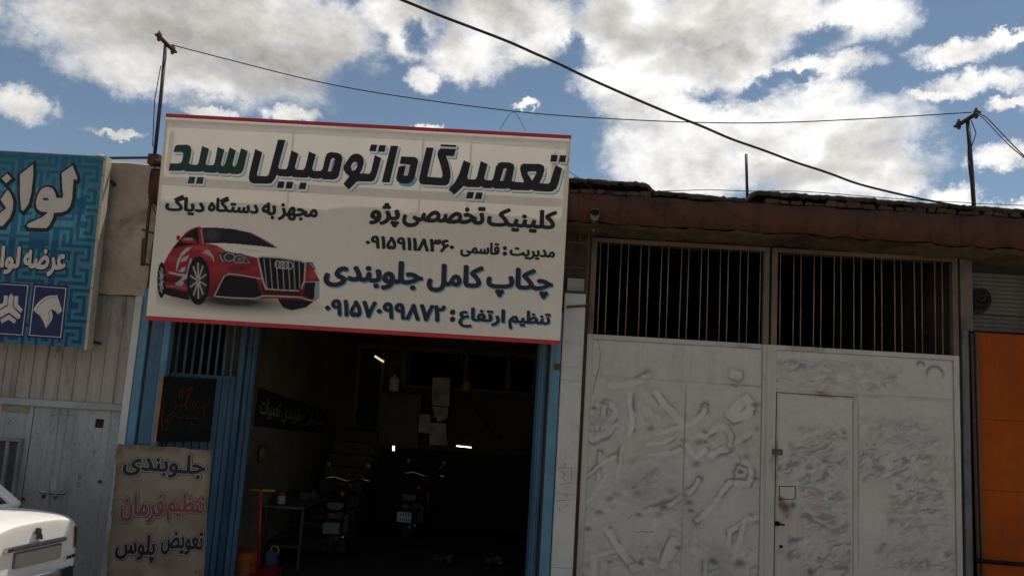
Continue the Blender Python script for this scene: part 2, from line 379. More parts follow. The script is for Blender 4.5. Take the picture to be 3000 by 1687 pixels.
class Board:
    """a flat board in the scene: (u, v) metres from its lower left corner, w metres off its face"""
    def __init__(s, centre, W, H, tilt=0.0, quad=None, h=None):
        s.c = np.array(centre, float); s.W, s.H = W, H
        s.V = np.array([0, -math.sin(tilt), math.cos(tilt)]); s.N = np.array([0, -math.cos(tilt), -math.sin(tilt)])
        s.h = homography(quad, [(0, H), (W, H), (W, 0), (0, 0)]) if quad else h
    def p(s, u, v, w=0.0): return s.c + np.array([u-s.W/2, 0, 0]) + s.V*(v-s.H/2) + s.N*w
    def lettering(s, parent, word, box, m, w=.003, off=.0, bold=.03, shift=(0, 0), name='lettering'):
        base = word_mesh(word, bold)[0]; mn, mx = base.min(0), base.max(0)
        V, f = (word_mesh(word, bold+off))
        u0, u1, v0, v1 = box
        sx, sy = (u1-u0)/(mx[0]-mn[0]), (v1-v0)/(mx[1]-mn[1])
        pts = [s.p(u0+(q[0]-mn[0])*sx+shift[0], v0+(q[1]-mn[1])*sy+shift[1], w+q[2]) for q in V]
        me = bpy.data.meshes.new(name); me.from_pydata(pts, [], f)
        return link(name, me, m, parent, fix=False)
    def fit(s, conv, L, R, T, B):
        q = [s.h(conv(*k)) for k in (L, R, T, B)]
        return q[0][0], q[1][0], q[3][1], q[2][1]
    def shapes(s, parent, polys, m, w=.003, off=0.0, shift=(0, 0), name='lettering', conv=None):
        d = bpy.data.curves.new('s', 'CURVE'); d.dimensions = '2D'; d.fill_mode = 'BOTH'; d.offset = off
        for poly in polys:
            uv = [s.h(conv(*k)) for k in poly] if conv else poly
            sp = d.splines.new('POLY'); sp.points.add(len(uv)-1); sp.use_cyclic_u = True
            for q, k in zip(sp.points, uv): q.co = (k[0], k[1], 0, 1)
        v, f = curve_mesh(d); bpy.data.curves.remove(d)
        me = bpy.data.meshes.new(name); me.from_pydata([s.p(a[0]+shift[0], a[1]+shift[1], w) for a in v], [], f)
        return link(name, me, m, parent, fix=False)
    def sheet(s, parent, name, m, u0, u1, v0, v1, w):
        me = bpy.data.meshes.new(name); me.from_pydata([s.p(*k, w) for k in ((u0, v0), (u1, v0), (u1, v1), (u0, v1))], [], [(0, 1, 2, 3)])
        return link(name, me, m, parent, fix=False)
    def slab(s, mb, u0, u1, v0, v1, w0, w1):
        v = [s.p(u, vv, w) for w in (w0, w1) for vv in (v0, v1) for u in (u0, u1)]
        return mb.add(v, [(0,2,3,1),(4,5,7,6),(0,1,5,4),(2,6,7,3),(0,4,6,2),(1,3,7,5)])
def inside(poly, X, Y):
    r = np.zeros(X.shape, bool); n = len(poly)
    for i in range(n):
        (x0, y0), (x1, y1) = poly[i], poly[(i+1) % n]
        if y0 == y1: continue
        r ^= ((Y < y0) != (Y < y1)) & (X < (x1-x0)*(Y-y0)/(y1-y0)+x0)
    return r
def dist_line(pts, X, Y):
    d = np.full(X.shape, 1e9)
    for (x0, y0), (x1, y1) in zip(pts[:-1], pts[1:]):
        dx, dy = x1-x0, y1-y0; L = dx*dx+dy*dy+1e-9
        tt = np.clip(((X-x0)*dx+(Y-y0)*dy)/L, 0, 1); d = np.minimum(d, np.hypot(X-x0-tt*dx, Y-y0-tt*dy))
    return d
def grid_mesh(name, P, colors, m, parent, flatcells=False, smooth=False):
    """P: (rows, cols, 3) points, colours per point or per cell"""
    r, c = P.shape[:2]; me = bpy.data.meshes.new(name)
    idx = np.arange(r*c).reshape(r, c)
    fc = np.stack([idx[:-1, :-1], idx[:-1, 1:], idx[1:, 1:], idx[1:, :-1]], -1).reshape(-1, 4)
    me.from_pydata(P.reshape(-1, 3).tolist(), [], fc.tolist())
    at = me.attributes.new('paint', 'FLOAT_COLOR', 'FACE' if flatcells else 'POINT')
    cc = np.concatenate([colors.reshape(-1, 3), np.ones((colors.reshape(-1, 3).shape[0], 1))], 1).astype(np.float32)
    at.data.foreach_set('color', cc.ravel())
    return link(name, me, m, parent, smooth=smooth, fix=False)

# ================================================================ the repair shop building (middle and right bays)
B = thing('repair_shop_building', 'low brick repair shop with red-brown roof edge over the open bay and the white gate', 'building', (0, 0, GZ))
FY = -.25                                       # face of the roof edge
def strip_noise(n, amp, sm=3):
    a = rng.normal(0, amp, n+sm*2); return np.convolve(a, np.ones(sm)/sm, 'same')[sm:sm+n]
# roof slab and walls
box('roof', tar, B, -4.02, 9, FY+.10, 9.2, 3.98, 4.06)
box('wall', dark_wall, B, -3.98, .36, .02, .24, 2.86, 3.97)       # lintel wall behind the big sign
box('wall', brick_m, B, .362, .66, .10, .30, GZ, 3.76)            # brick pier
box('wall', dark_wall, B, -4.02, 9, 9.0, 9.2, GZ, 3.98)
box('wall', dark_wall, B, 8.8, 9.0, .30, 9.0, GZ, 3.98)
box('wall', dark_wall, B, 4.52, 4.66, .16, 9.0, GZ, 3.98)
box('wall', dark_wall, B, .30, .50, .31, 9.0, GZ, 3.98)           # between workshop and gated bay
box('wall', left_wall_m, B, -3.44, -3.22, .72, 5.6, GZ, 3.98)     # workshop left wall
box('wall', dark_wall, B, -4.02, -3.80, .10, 9.0, GZ, 3.98)
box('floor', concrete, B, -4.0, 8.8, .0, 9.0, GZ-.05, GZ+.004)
# fascia: a bumpy painted band, its lower edge crumbling
xs = np.arange(-4.02, 9.01, .06); n = len(xs)
ft = 4.085 + strip_noise(n, .012); fb = 3.79 + strip_noise(n, .014) - .012*np.maximum(0, xs-2.5)
v = []; f = []
for i, x in enumerate(xs):
    bulge = rng.normal(0, .008)
    v += [(x, FY+.12, ft[i]), (x, FY, ft[i]-.004), (x, FY-.006+bulge, (ft[i]+fb[i])/2), (x, FY, fb[i]), (x, FY+.05, fb[i]+.004)]
for i in range(n-1):
    for k in range(4): f.append((i*5+k, i*5+k+1, i*5+k+6, i*5+k+5))
fa = MB().add(v, f).build('fascia', fascia_paint, B, smooth=True)
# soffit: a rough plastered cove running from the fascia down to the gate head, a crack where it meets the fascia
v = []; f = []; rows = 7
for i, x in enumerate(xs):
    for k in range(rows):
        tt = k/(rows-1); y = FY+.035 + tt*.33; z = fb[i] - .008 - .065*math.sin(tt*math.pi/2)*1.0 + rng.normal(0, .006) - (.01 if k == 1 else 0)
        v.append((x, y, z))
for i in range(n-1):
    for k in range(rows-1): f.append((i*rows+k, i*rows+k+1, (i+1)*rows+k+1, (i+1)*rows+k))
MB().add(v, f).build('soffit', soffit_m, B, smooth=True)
box('lintel', soffit_m, B, .66, 9.0, .19, .40, 3.69, 3.80)
# parapet: brick courses and a crumbling mud cap following the broken roof line
PT = [(-4.0, 4.20), (.33, 4.255), (.75, 4.25), (1.13, 4.245), (1.19, 4.21), (1.23, 4.165), (1.6, 4.155), (2.1, 4.135), (2.2, 4.145), (2.235, 4.21), (2.3, 4.225), (2.7, 4.22), (3.2, 4.215), (3.8, 4.20), (4.5, 4.19), (5.3, 4.18), (9.0, 4.17)]
def ptop(x): return float(np.interp(x, [p[0] for p in PT], [p[1] for p in PT]))
for a, b in ((-.3, 1.16), (2.27, 5.6)):
    x = a
    while x < b:
        w = random.uniform(.07, .15); h = min(.066, ptop(x)-4.096-.03)*random.uniform(.55, 1.0)
        if random.random() < .14: x += w; continue
        if h > .02:
            bm = MB(); y0 = FY + .014 + random.uniform(-.018, .018); sk = random.uniform(-.03, .03)
            v8 = [(x, y0, 4.092), (x+w, y0, 4.092), (x+w, y0+.11, 4.092), (x, y0+.11, 4.092)]
            v8 += [(p[0]+sk, p[1], p[2]+h+random.uniform(-.006, .004)) for p in v8]
            bm.add(v8, [(3,2,1,0),(4,5,6,7),(0,1,5,4),(1,2,6,5),(2,3,7,6),(3,0,4,7)]).build('brick', brick_m, B, bevel=.006)
        x += w + random.uniform(.008, .018)
xs2 = np.arange(-4.0, 9.0, .035); v = []; f = []
for i, x in enumerate(xs2):
    top = ptop(x) + (rng.normal(0, .004) if x > .2 else .012*math.sin(x*7)+.008*math.sin(x*17+1)); th = .052 + rng.normal(0, .008); yo = FY - .015 + (rng.normal(0, .007) if x > .2 else .006*math.sin(x*5))
    v += [(x, yo+.03, top-th), (x, yo, top-th*.55), (x, yo+.025, top-.004), (x, yo+.14, top+rng.normal(0, .004)), (x, yo+.32, top-.03), (x, yo+.34, 4.05)]
for i in range(len(xs2)-1):
    for k in range(5): f.append((i*6+k, i*6+k+1, i*6+k+7, i*6+k+6))
MB().add(v, f).build('parapet_cap', tar, B, smooth=True)
# low backing wall of the parapet so that no light shows under the cap
for a, b in ((-4.0, 1.15), (1.15, 2.25), (2.25, 9.0)):
    box('parapet', tar, B, a+.001, b-.001, FY+.13, FY+.25, 4.061, min(ptop(a+.1), ptop(b-.1))-.03)
# white painted pillar between the bay and the gate
px0, px1 = .376, .598
pil = MB().box(px0, px1, .0, .098, GZ, 3.075).build('pillar', white_paint, B, bevel=.006)
for z in (2.30, 2.16, 1.02, .3): box('joint', grey_paint, pil, px0+.004, px1-.004, -.003, .002, z, z+.006)
MB().bar((.40, -.012, 2.925), (.66, -.012, 2.955), .022).build('strap', rust, pil)
# rusty frame scraps above the pillar
fr = MB(); fr.box(.585, .612, -.02, .02, 3.08, 3.78); fr.box(.34, .585, -.012, .006, 3.60, 3.622); fr.box(.34, .585, -.012, .006, 3.335, 3.352); fr.box(.34, .60, -.014, .006, 3.078, 3.10)
fr.box(.50, .515, .0, .012, 3.624, 3.77); fr.build('angle_iron', rust, B)
box('patch', grey_paint, B, .40, .58, .06, .099, 3.10, 3.24)
# scratched writing on the pillar
def scribble(parent, strokes, m, r, conv, name='scratched_writing'):
    mb = MB()
    for st in strokes: mb.tube([conv(*k) for k in st], r, 4)
    return mb.build(name, m, parent)
pc = lambda x, y: A3(1100+x*.267, 1300+y*.267, -.0015)
scribble(pil, [[(2010,260),(2150,262),(2145,430),(2015,440)], [(2040,300),(2080,330),(2050,370),(2090,400)], [(2060,200),(2090,215),(2070,240)], [(2000,620),(2130,610)], [(2070,560),(2110,545),(2090,590)], [(2070,700),(2100,660),(2120,690)], [(2010,690),(2025,750)]], dark_steel, .0018, pc)

# ---------------------------------------------------------------- inside the workshop bay
MZ = .95
box('back_wall', dark_wall, B, -3.22, .30, 5.5, 5.7, MZ, 3.98)
box('back_wall', near_black, B, -3.22, .30, 5.52, 5.68, GZ, MZ-.002)  # near-black lower part of the back wall
box('window_band', flat('dark_glass', (.006, .005, .005), .7, .1), B, -2.0, .16, 5.47, 5.499, 2.03, 2.62)
wood = mat('dull_wood', (.13, .095, .07), (.09, .065, .05), 4, .8)
def at5(x, y, Y=5.45): return A(x, y, Y)
wf = MB()
for a, b, c, d in ((-2.95, .25, 2.62, 2.70), (-2.10, .25, 1.98, 2.03)): wf.box(a, b, 5.43, 5.468, c, d)
for x in (-2.10, -1.02, -.28, .18): wf.box(x-.04, x+.04, 5.425, 5.466, 2.031, 2.619)
wf.box(-2.50, -2.44, 5.425, 5.466, 1.30, 2.619); wf.box(-2.93, -2.87, 5.425, 5.466, 1.30, 2.619)
wf.build('window_frame', wood, B)
box('doorway', near_black, B, -2.87, -2.50, 5.47, 5.499, 1.28, 2.618)  # dark panel painted in for the shade beyond the doorway
for i in range(9):                                                # dark stair rising along the left
    z1 = GZ + .175*(i+1); y0 = 3.1 + i*.22
    box('step', dark_wall, B, -3.02, -2.36, y0, y0+.26, GZ+.005, z1)

# ================================================================ white gate with barred openings
def paint_panel(parent, name, x0, x1, z0, z1, y, fn, m):
    nx, nz = max(2, int((x1-x0)/.0085)), max(2, int((z1-z0)/.0085))
    X, Z = np.meshgrid(np.linspace(x0, x1, nx), np.linspace(z0, z1, nz))
    dent = .0022*np.sin(X*7.1+Z*3.3) + .0018*np.sin(Z*9.7-X*4.1)
    P = np.stack([X, y + dent*0.8, Z], -1)
    o = grid_mesh(name, P, fn(X, Z), m, parent, smooth=True); return o
gate_m = attr_mat('gate_paint', .55, .35, bump=.08)
WHITE = np.array([.485, .460, .422]); INKC = np.array([.062, .066, .080]); BROWN = np.array([.13, .07, .045])
def noise2(X, Z, s, seed):                      # cheap smooth noise for paint
    r = np.random.default_rng(seed); o = np.zeros(X.shape)
    for k in range(10):
        a = r.uniform(0, 6.28); q = s*(1.0+.55*k); ph = r.uniform(0, 6.28)
        o += np.sin(X*q*math.cos(a)+Z*q*math.sin(a)+ph)/(1+.35*k)
    return np.clip(.5+o/6.5, 0, 1)
GY = .10
c7 = lambda x, y: A3(1650+x*.488, 980+y*.488, GY)[[0, 2]]
c8 = lambda x, y: A3(2200+x*.488, 980+y*.488, GY)[[0, 2]]
S7 = [([(285,300),(330,310),(400,300),(470,270),(505,245)],20),([(400,360),(405,450),(412,520),(400,590)],17),([(560,350),(600,400),(650,460),(700,520),(730,540)],20),([(560,590),(640,570),(720,550),(790,520),(840,470),(852,430)],16),
 ([(470,715),(560,728),(650,710),(700,690)],16),([(170,465),(200,440),(260,410),(310,440),(322,470)],17),([(130,530),(170,560),(230,560),(300,500)],17),([(250,420),(240,490),(200,560)],15),([(130,590),(180,630),(260,590),(320,540)],17),([(220,710),(215,790),(208,870)],11),
 ([(350,680),(340,770),(318,890)],12),([(90,1030),(160,990),(220,910),(270,830)],13),([(110,870),(170,830),(250,760),(310,730)],12),([(330,940),(400,950),(470,930),(560,900)],15),([(450,1070),(540,1050),(620,1030),(700,980),(780,930),(812,870)],15),
 ([(740,650),(760,700),(800,740),(850,690)],17),([(890,720),(960,690),(1040,640),(1110,590)],22),([(1000,480),(1060,420),(1100,380),(1130,430),(1100,480),(1020,500)],26),([(930,540),(980,560),(1010,600),(1000,660)],16),([(1060,690),(1090,760),(1130,830),(1110,900),(1020,890)],18),
 ([(1040,830),(1060,800),(1090,815),(1080,845),(1045,850)],14),([(1000,890),(940,960),(880,1050),(800,1110)],16),([(1170,1100),(1110,1110),(1050,1150),(1000,1180),(990,1260)],16),([(1090,1120),(1060,1220),(1035,1290),(1020,1350)],16),([(270,1170),(310,1250),(370,1330),(420,1390)],22),
 ([(420,1400),(510,1370),(580,1400)],22),([(600,1380),(620,1300),(660,1230),(685,1260),(640,1330)],22),([(90,1300),(85,1390),(140,1425),(195,1400)],10),([(170,1330),(240,1312),(300,1300)],12),([(180,1330),(190,1440)],13),([(770,1290),(820,1310),(862,1340)],20),([(860,1400),(940,1360),(1000,1400)],20),
 ([(1020,240),(1050,246)],30),([(820,600),(870,590),(920,560)],16),([(500,660),(580,650),(660,620)],12),([(520,760),(600,790),(560,850)],18),([(300,1000),(380,1010)],10),([(860,1330),(850,1449)],11)]
D7 = [(815,645,18,0),(800,772,20,0),(755,1005,17,0),(603,1035,20,0),(525,560,15,0),(280,985,16,0),(215,1065,14,0),(150,1165,15,0),(770,1055,15,0),(722,630,12,0),(840,430,10,0),(240,408,15,0),(188,442,15,0),(1152,420,16,0),(1062,822,15,0),(488,230,11,0),(440,950,20,1),(1095,735,18,1),(645,935,18,1),(1130,1080,14,1),(850,580,13,0),(1035,308,9,0),(690,1275,15,0),(460,1370,14,0),(330,950,14,1),(1150,860,14,0),(730,960,12,0),(285,1160,10,0),(280,1360,10,0),(850,640,13,0),(460,1075,12,0),(1060,1370,26,0),(900,1360,26,0)]
def vnoise(X, Z, f, seed, oct=4):               # value noise, several octaves
    o = np.zeros(X.shape); amp = 1.0; tot = 0
    for k in range(oct):
        r = np.random.default_rng(seed*17+k); T = r.random((64, 64)); x, z = X*f, Z*f
        xi, zi = np.floor(x).astype(int), np.floor(z).astype(int); fx, fz = x-xi, z-zi; fx, fz = fx*fx*(3-2*fx), fz*fz*(3-2*fz)
        g = lambda i, j: T[i % 64, j % 64]
        o += amp*((g(xi, zi)*(1-fx)+g(xi+1, zi)*fx)*(1-fz)+(g(xi, zi+1)*(1-fx)+g(xi+1, zi+1)*fx)*fz); tot += amp; amp *= .55; f *= 2.03
    return o/tot
def sstep(x, a, b): t_ = np.clip((x-a)/(b-a), 0, 1); return t_*t_*(3-2*t_)
def base_paint(X, Z, seed):
    a = noise2(X, Z, 3.0, seed)[..., None]; b = noise2(X, Z*.5, 11.0, seed+1)[..., None]
    c = WHITE*(1-.07*a-.05*b) + np.array([-.01, 0, .012])*a
    run = sstep(vnoise(X*14, Z*.8, 1.6, seed+40, 4), .56, .74)*sstep(vnoise(X, Z, 1.7, seed+41, 2), .40, .65); c = c*(1-.16*run[..., None]) + np.array([.20, .14, .09])*.16*run[..., None]
    return c
def leaf_left(X, Z):
    c = base_paint(X, Z, 3); dark = np.zeros(X.shape); light = np.zeros(X.shape); k = .488*8.1/2250
    slow = vnoise(X, Z, 5, 5, 3); fine = vnoise(X, Z, 17, 6, 3); rj = random.Random(4)
    wx, wz = (vnoise(X, Z, 14, 41, 2)-.5)*.03, (vnoise(X, Z, 14, 42, 2)-.5)*.03; Xw, Zw = X+wx, Z+wz
    smear = np.zeros(X.shape)
    for pts, w in S7:
        p = [c7(*q) for q in pts]; w = w*k; a = rj.uniform(0, 6.28); ox, oz = .012*math.cos(a), .012*math.sin(a)
        d = dist_line(p, Xw, Zw); dd = dist_line([(q[0]+ox, q[1]+oz) for q in p], Xw, Zw)
        tight = np.exp(-(np.maximum(dd-w*.85, 0)/.026)**2)*sstep(slow, .40, .66)*.72
        wide = np.exp(-(np.maximum(dd-w, 0)/.050)**2)*(.05+.17*fine)
        core = sstep(w*1.02-d, -.004, .012)
        dark = np.maximum(dark, np.maximum(tight, wide))*(1-core*.93)
        light = np.maximum(light*(1-.3*core), core)
        dark = np.maximum(dark, core*sstep(fine, .64, .80)*.22)
    br = np.zeros(X.shape)
    for x, y, r, b in D7:
        q = c7(x, y); d = np.hypot((Xw-q[0])*.75, (Zw-q[1])*1.2); a = np.exp(-(d/(r*k*1.15))**2)
        if b: br = np.maximum(br, a*.5)
        else: dark = np.maximum(dark, np.clip(a*1.1, 0, 1)*(.45+.5*slow))
    for x, y, r, ss in ((230,520,85,.34),(1060,650,120,.20),(480,900,150,.26),(720,1000,110,.18),(930,1370,130,.30),(150,930,90,.16),(650,480,120,.12),(500,1380,140,.18),(1080,860,90,.2),(320,300,120,.10)):
        q = c7(x, y); dark = np.maximum(dark, np.exp(-((Xw-q[0])**2+(Zw-q[1])**2)/(r*k)**2)*ss*(.35+1.1*fine))
    sw = vnoise(X, Z, 4, 81, 3)*.35; q3 = vnoise(X+sw, Z*1.25-sw*.7, 15, 82, 4); ztop = c7(600, 300)[1]
    smoke = sstep(-Z, -ztop-.02, -ztop+.35)*sstep(vnoise(X, Z, 2.6, 83, 2), .34, .62)
    dark = np.maximum(dark, smoke*sstep(q3, .50, .84)*.45*(1-.5*light)); light = np.maximum(light, smoke*sstep(vnoise(X-sw, Z*1.2+sw, 18, 84, 3), .58, .74)*.7)
    cen = c7(480, 830); smear = np.exp(-(((X-cen[0])/.26)**2+((Z-cen[1])/.20)**2)); u = X*.9+Z*.45; v = -X*.45+Z*.9
    dark = np.maximum(dark, smear*sstep(vnoise(u*.45, v*1.6, 16, 51, 3), .46, .70)*.48)
    c = c*.97; c = c + light[..., None]*.060
    dark = np.clip(dark, 0, .92)[..., None]; tint = INKC*(1-.45*fine[..., None]) + BROWN*.35*fine[..., None]
    c = c*(1-dark) + tint*dark; c = c*(1-br[..., None]) + BROWN*br[..., None]
    return np.clip(c, .01, .8)
# smeared fields on the right leaf: box in photo survey units, streak angle, strength
FIELDS = [((140,140),(470,330),10,.75),((420,150),(920,340),-15,.5),((235,540),(575,780),18,.72),((165,730),(575,910),30,.95),((300,890),(590,1210),2,.8),((215,1190),(610,1500),28,.95),
          ((640,480),(830,690),40,.42),((760,490),(1190,720),10,.45),((640,690),(1210,910),32,.75),((820,890),(1190,1110),8,.75),((820,1090),(1190,1260),20,.55),((750,1240),(1260,1440),25,.72)]
def leaf_right(X, Z):
    c = base_paint(X, Z, 13)*.97; k = .488*8.1/2250
    wx, wz = (vnoise(X, Z, 9, 61, 3)-.5)*.09, (vnoise(X, Z, 9, 62, 3)-.5)*.09; Xw, Zw = X+wx, Z+wz
    dark = np.zeros(X.shape); light = np.zeros(X.shape); brn = vnoise(X, Z, 6, 63, 2)
    for n_, (pa, pb, ang, s) in enumerate(FIELDS):
        a, b = c8(*pa), c8(*pb); x0, x1, z0, z1 = a[0], b[0], b[1], a[1]; e = .045
        m = sstep(Xw, x0-e, x0+e)*sstep(-Xw, -x1-e, -x1+e)*sstep(Zw, z0-e, z0+e)*sstep(-Zw, -z1-e, -z1+e)
        t_ = math.radians(ang); u = Xw*math.cos(t_)+Zw*math.sin(t_); v = -Xw*math.sin(t_)+Zw*math.cos(t_)
        q = .30*vnoise(u*.5+n_*3.1, v*1.1, 11, 70+n_, 2)+.70*vnoise(u*.42+n_*3.1, v*1.15, 25, 270+n_, 3); q2 = vnoise(u*.45+9, v*1.2, 34, 170+n_, 2)
        dark = np.maximum(dark, m*sstep(q, .38, .74)*s*.70 + m*.13); light = np.maximum(light, m*sstep(q2, .56, .74)*.7)
    al = dark[..., None]; tint = INKC*1.6*(1-sstep(brn, .55, .75)[..., None]*.7) + BROWN*1.3*sstep(brn, .55, .75)[..., None]*.7
    c = c*(1-al) + tint*al; c = c*(1-light[..., None]) + WHITE*1.0*light[..., None]
    for (x, y, r, arc) in ((1020,185,20,0), (1105,240,48,1)):
        q = c8(x, y); d = np.hypot(X-q[0], Z-q[1]); m = np.exp(-((d-r*k)/(9*k))**2)*np.clip((Z-q[1])/(r*k)*.9+.55, 0, 1)*.75
        c = c*(1-m[..., None]) + INKC*m[..., None]
    for (x, y, r, s, col) in ((425,97,12,.9,INKC),(925,124,10,.9,INKC),(205,1035,26,.95,BROWN*.4),(176,985,17,.95,BROWN*.4),(180,1020,22,.9,BROWN*.5),(250,1020,18,.9,BROWN*.6),(210,1060,40,.5,BROWN),(215,1090,8,.8,INKC*.4),(150,1180,6,.9,INKC*.3),(165,1300,26,.35,BROWN),(200,1140,60,.25,np.array([.3,.2,.1])),(355,1420,22,.8,INKC*.6),(165,800,18,.6,INKC),(560,590,9,.8,INKC*.6),(440,745,20,.5,BROWN),(530,770,14,.6,BROWN),(230,1340,18,.5,BROWN),(570,1400,22,.6,INKC)):
        q = c8(x, y); a = (np.exp(-((X-q[0])**2+(Z-q[1])**2)/(r*k)**2)*s)[..., None]; c = c*(1-a) + col*a
    pk = [c8(362,945), c8(412,1045)]; a = (np.exp(-(dist_line(pk, X, Z)/(6*k))**2)*.6)[..., None]; c = c*(1-a) + np.array([.5, .2, .22])*a
    return np.clip(c, .01, .8)
ZM = 2.665                                       # middle rail
def bars(parent, xs, z0, z1, m):
    me = None
    for x in xs:
        lean = random.uniform(-.006, .006)
        MB().tube([(x, GY+.02, z0), (x+lean*.6, GY+.02+random.uniform(-.004, .004), (z0+z1)/2), (x+lean, GY+.02, z1)], .0062, 6).build('bar', m, parent, smooth=True)
bar_m = mat('bar_paint', (.22, .18, .145), (.12, .085, .065), 5, .6, .3)
stile_m = mat('gate_stile', (.44, .42, .39), (.36, .345, .325), 2, .6, .3, .1, 25, stain=(.13, .085, .055), samt=.75, sscale=1.6, stretch=(1, 1, .5))
rail_up = mat('brown_rail', (.15, .105, .08), (.09, .065, .05), 3, .75, .25, .2, 30)
g1 = thing('metal_gate', 'left leaf of the white gate, bold smeared spray strokes, no small door', 'gate', (1.58, GY, GZ), 'leaves of the white gate')
g2 = thing('metal_gate', 'right leaf of the white gate, with a small door set into it', 'gate', (3.55, GY, GZ), 'leaves of the white gate')
Bx1 = [A3(1600+.3727*x, 480+.3727*y, GY)[0] for x, y in ((405,1310),(465,1312),(565,1318),(625,1322),(727,1330),(788,1335),(888,1343),(945,1347),(1045,1354),(1103,1358),(1206,1366),(1263,1370),(1362,1377),(1420,1381),(1520,1390),(1577,1394),(1677,1400))]
Bx2 = [A3(2200+.3727*x, 480+.3727*y, GY)[0] for x, y in ((230,1430),(335,1436),(393,1440),(495,1446),(553,1450),(655,1455),(712,1458),(815,1463),(873,1466),(978,1470),(1037,1474),(1140,1480),(1197,1484),(1300,1488),(1357,1492),(1460,1497),(1517,1500))]
for gt, xa, xb, bx in ((g1, .640, 2.535, Bx1), (g2, 2.560, 4.510, Bx2)):
    bars(gt, bx, ZM, 3.66, bar_m)
    box('top_rail', rail_up, gt, xa, xb, GY-.012, GY+.045, 3.655, 3.70, bevel=.003)
    box('middle_rail', stile_m, gt, xa+.061, xb-.061, GY-.014, GY+.045, ZM-.05, ZM, bevel=.003)
    for x in (xa, xb-.06):
        st = MB().box(x, x+.06, GY-.016, GY+.046, GZ+.05, ZM).build('stile', stile_m, gt, bevel=.003)
        box('stile', rail_up, gt, x, x+.06, GY-.016, GY+.046, ZM+.001, 3.654, bevel=.003)
box('cover_strip', stile_m, g2, 2.522, 2.572, GY-.022, GY-.0165, GZ+.05, ZM-.002)
paint_panel(g1, 'panel', .702, 2.473, 2.236, ZM-.052, GY, leaf_left, gate_m)
paint_panel(g1, 'panel', .702, 1.684, GZ+.06, 2.214, GY, leaf_left, gate_m)
paint_panel(g1, 'panel', 1.696, 2.473, GZ+.06, 2.214, GY, leaf_left, gate_m)
paint_panel(g2, 'panel', 2.622, 4.448, 2.215, ZM-.052, GY, leaf_right, gate_m)
paint_panel(g2, 'panel', 3.478, 4.448, GZ+.06, 2.178, GY, leaf_right, gate_m)
for gt, rs in ((g1, [(.70, 2.475, 2.214, 2.236), (1.684, 1.696, GZ+.06, 2.214)]), (g2, [(2.62, 4.45, 2.178, 2.215), (3.424, 3.478, GZ+.06, 2.178)])):
    for x0, x1, z0, z1 in rs: box('seam_strip', stile_m, gt, x0, x1, GY+.004, GY+.012, z0, z1)
for gt, x0, x1 in ((g1, .70, 2.475), (g2, 2.62, 4.45)): box('backing', rail_up, gt, x0, x1, GY+.014, GY+.03, GZ+.06, ZM-.05)
wk = MB().box(2.634, 3.416, GY-.004, GY+.003, GZ+.10, 2.168).build('wicket_door', stile_m, g2)
paint_panel(wk, 'door_skin', 2.650, 3.400, GZ+.12, 2.150, GY-.0095, leaf_right, gate_m)
hn = A3(2200+155*.488, 980+1132*.488, GY); MB().box(hn[0]-.022, hn[0]+.02, GY-.03, GY-.008, hn[2]-.02, hn[2]+.025).bar((hn[0]-.01, GY-.045, hn[2]+.005), (hn[0]+.065, GY-.05, hn[2]-.004), .016).build('handle', black_paint, wk, bevel=.003)
lk = A3(2200+155*.488, 980+702*.488, GY); MB().box(lk[0]-.052, lk[0]+.052, GY-.028, GY-.017, lk[2]-.03, lk[2]+.03).build('lock_plate', mat('brass_plate', (.10, .095, .055), (.05, .048, .03), 30, .6), g2, bevel=.003)
mp = [A3(2200+x*.488, 980+y*.488, GY) for x, y in ((168,908),(265,908),(263,985),(170,985))]
fl = MB()
for a, b in zip(mp, mp[1:]+mp[:1]): fl.bar((a[0], GY-.014, a[2]), (b[0], GY-.014, b[2]), .006)
fl.build('letter_flap', rust, wk)
kh = A3(2200+178*.488, 980+1268*.488, GY); MB().lathe([(.016, 0), (.016, .012), (.008, .013)], (kh[0], GY-.02, kh[2]), 'Y', 10).build('keyhole', black_paint, wk)
scribble(g2, [[(690,650),(700,670),(712,655)], [(725,655),(750,665),(745,648)], [(668,693),(755,685)], [(695,715),(715,722),(745,712)]], dark_steel, .0016, lambda x, y: A3(2200+x*.488, 980+y*.488, GY-.002))
scribble(g1, [[(420,1180),(450,1185),(470,1178),(500,1184),(540,1180)], [(345,1080),(365,1070)], [(390,1105),(415,1085)]], dark_steel, .0018, lambda x, y: A3(1650+x*.488, 980+y*.488, GY-.002))
scribble(g1, [[(200,0),(225,110),(215,200),(190,290),(178,360)]], dark_steel, .0016, lambda x, y: A3(1650+x*.488, 980+y*.488, GY-.006), 'hanging_thread')
# hinges on the pillar side
for z in (2.05, .9): MB().lathe([(.014, 0), (.014, .16)], (.622, GY-.004, z), 'Z', 10).build('hinge', rust, g1)

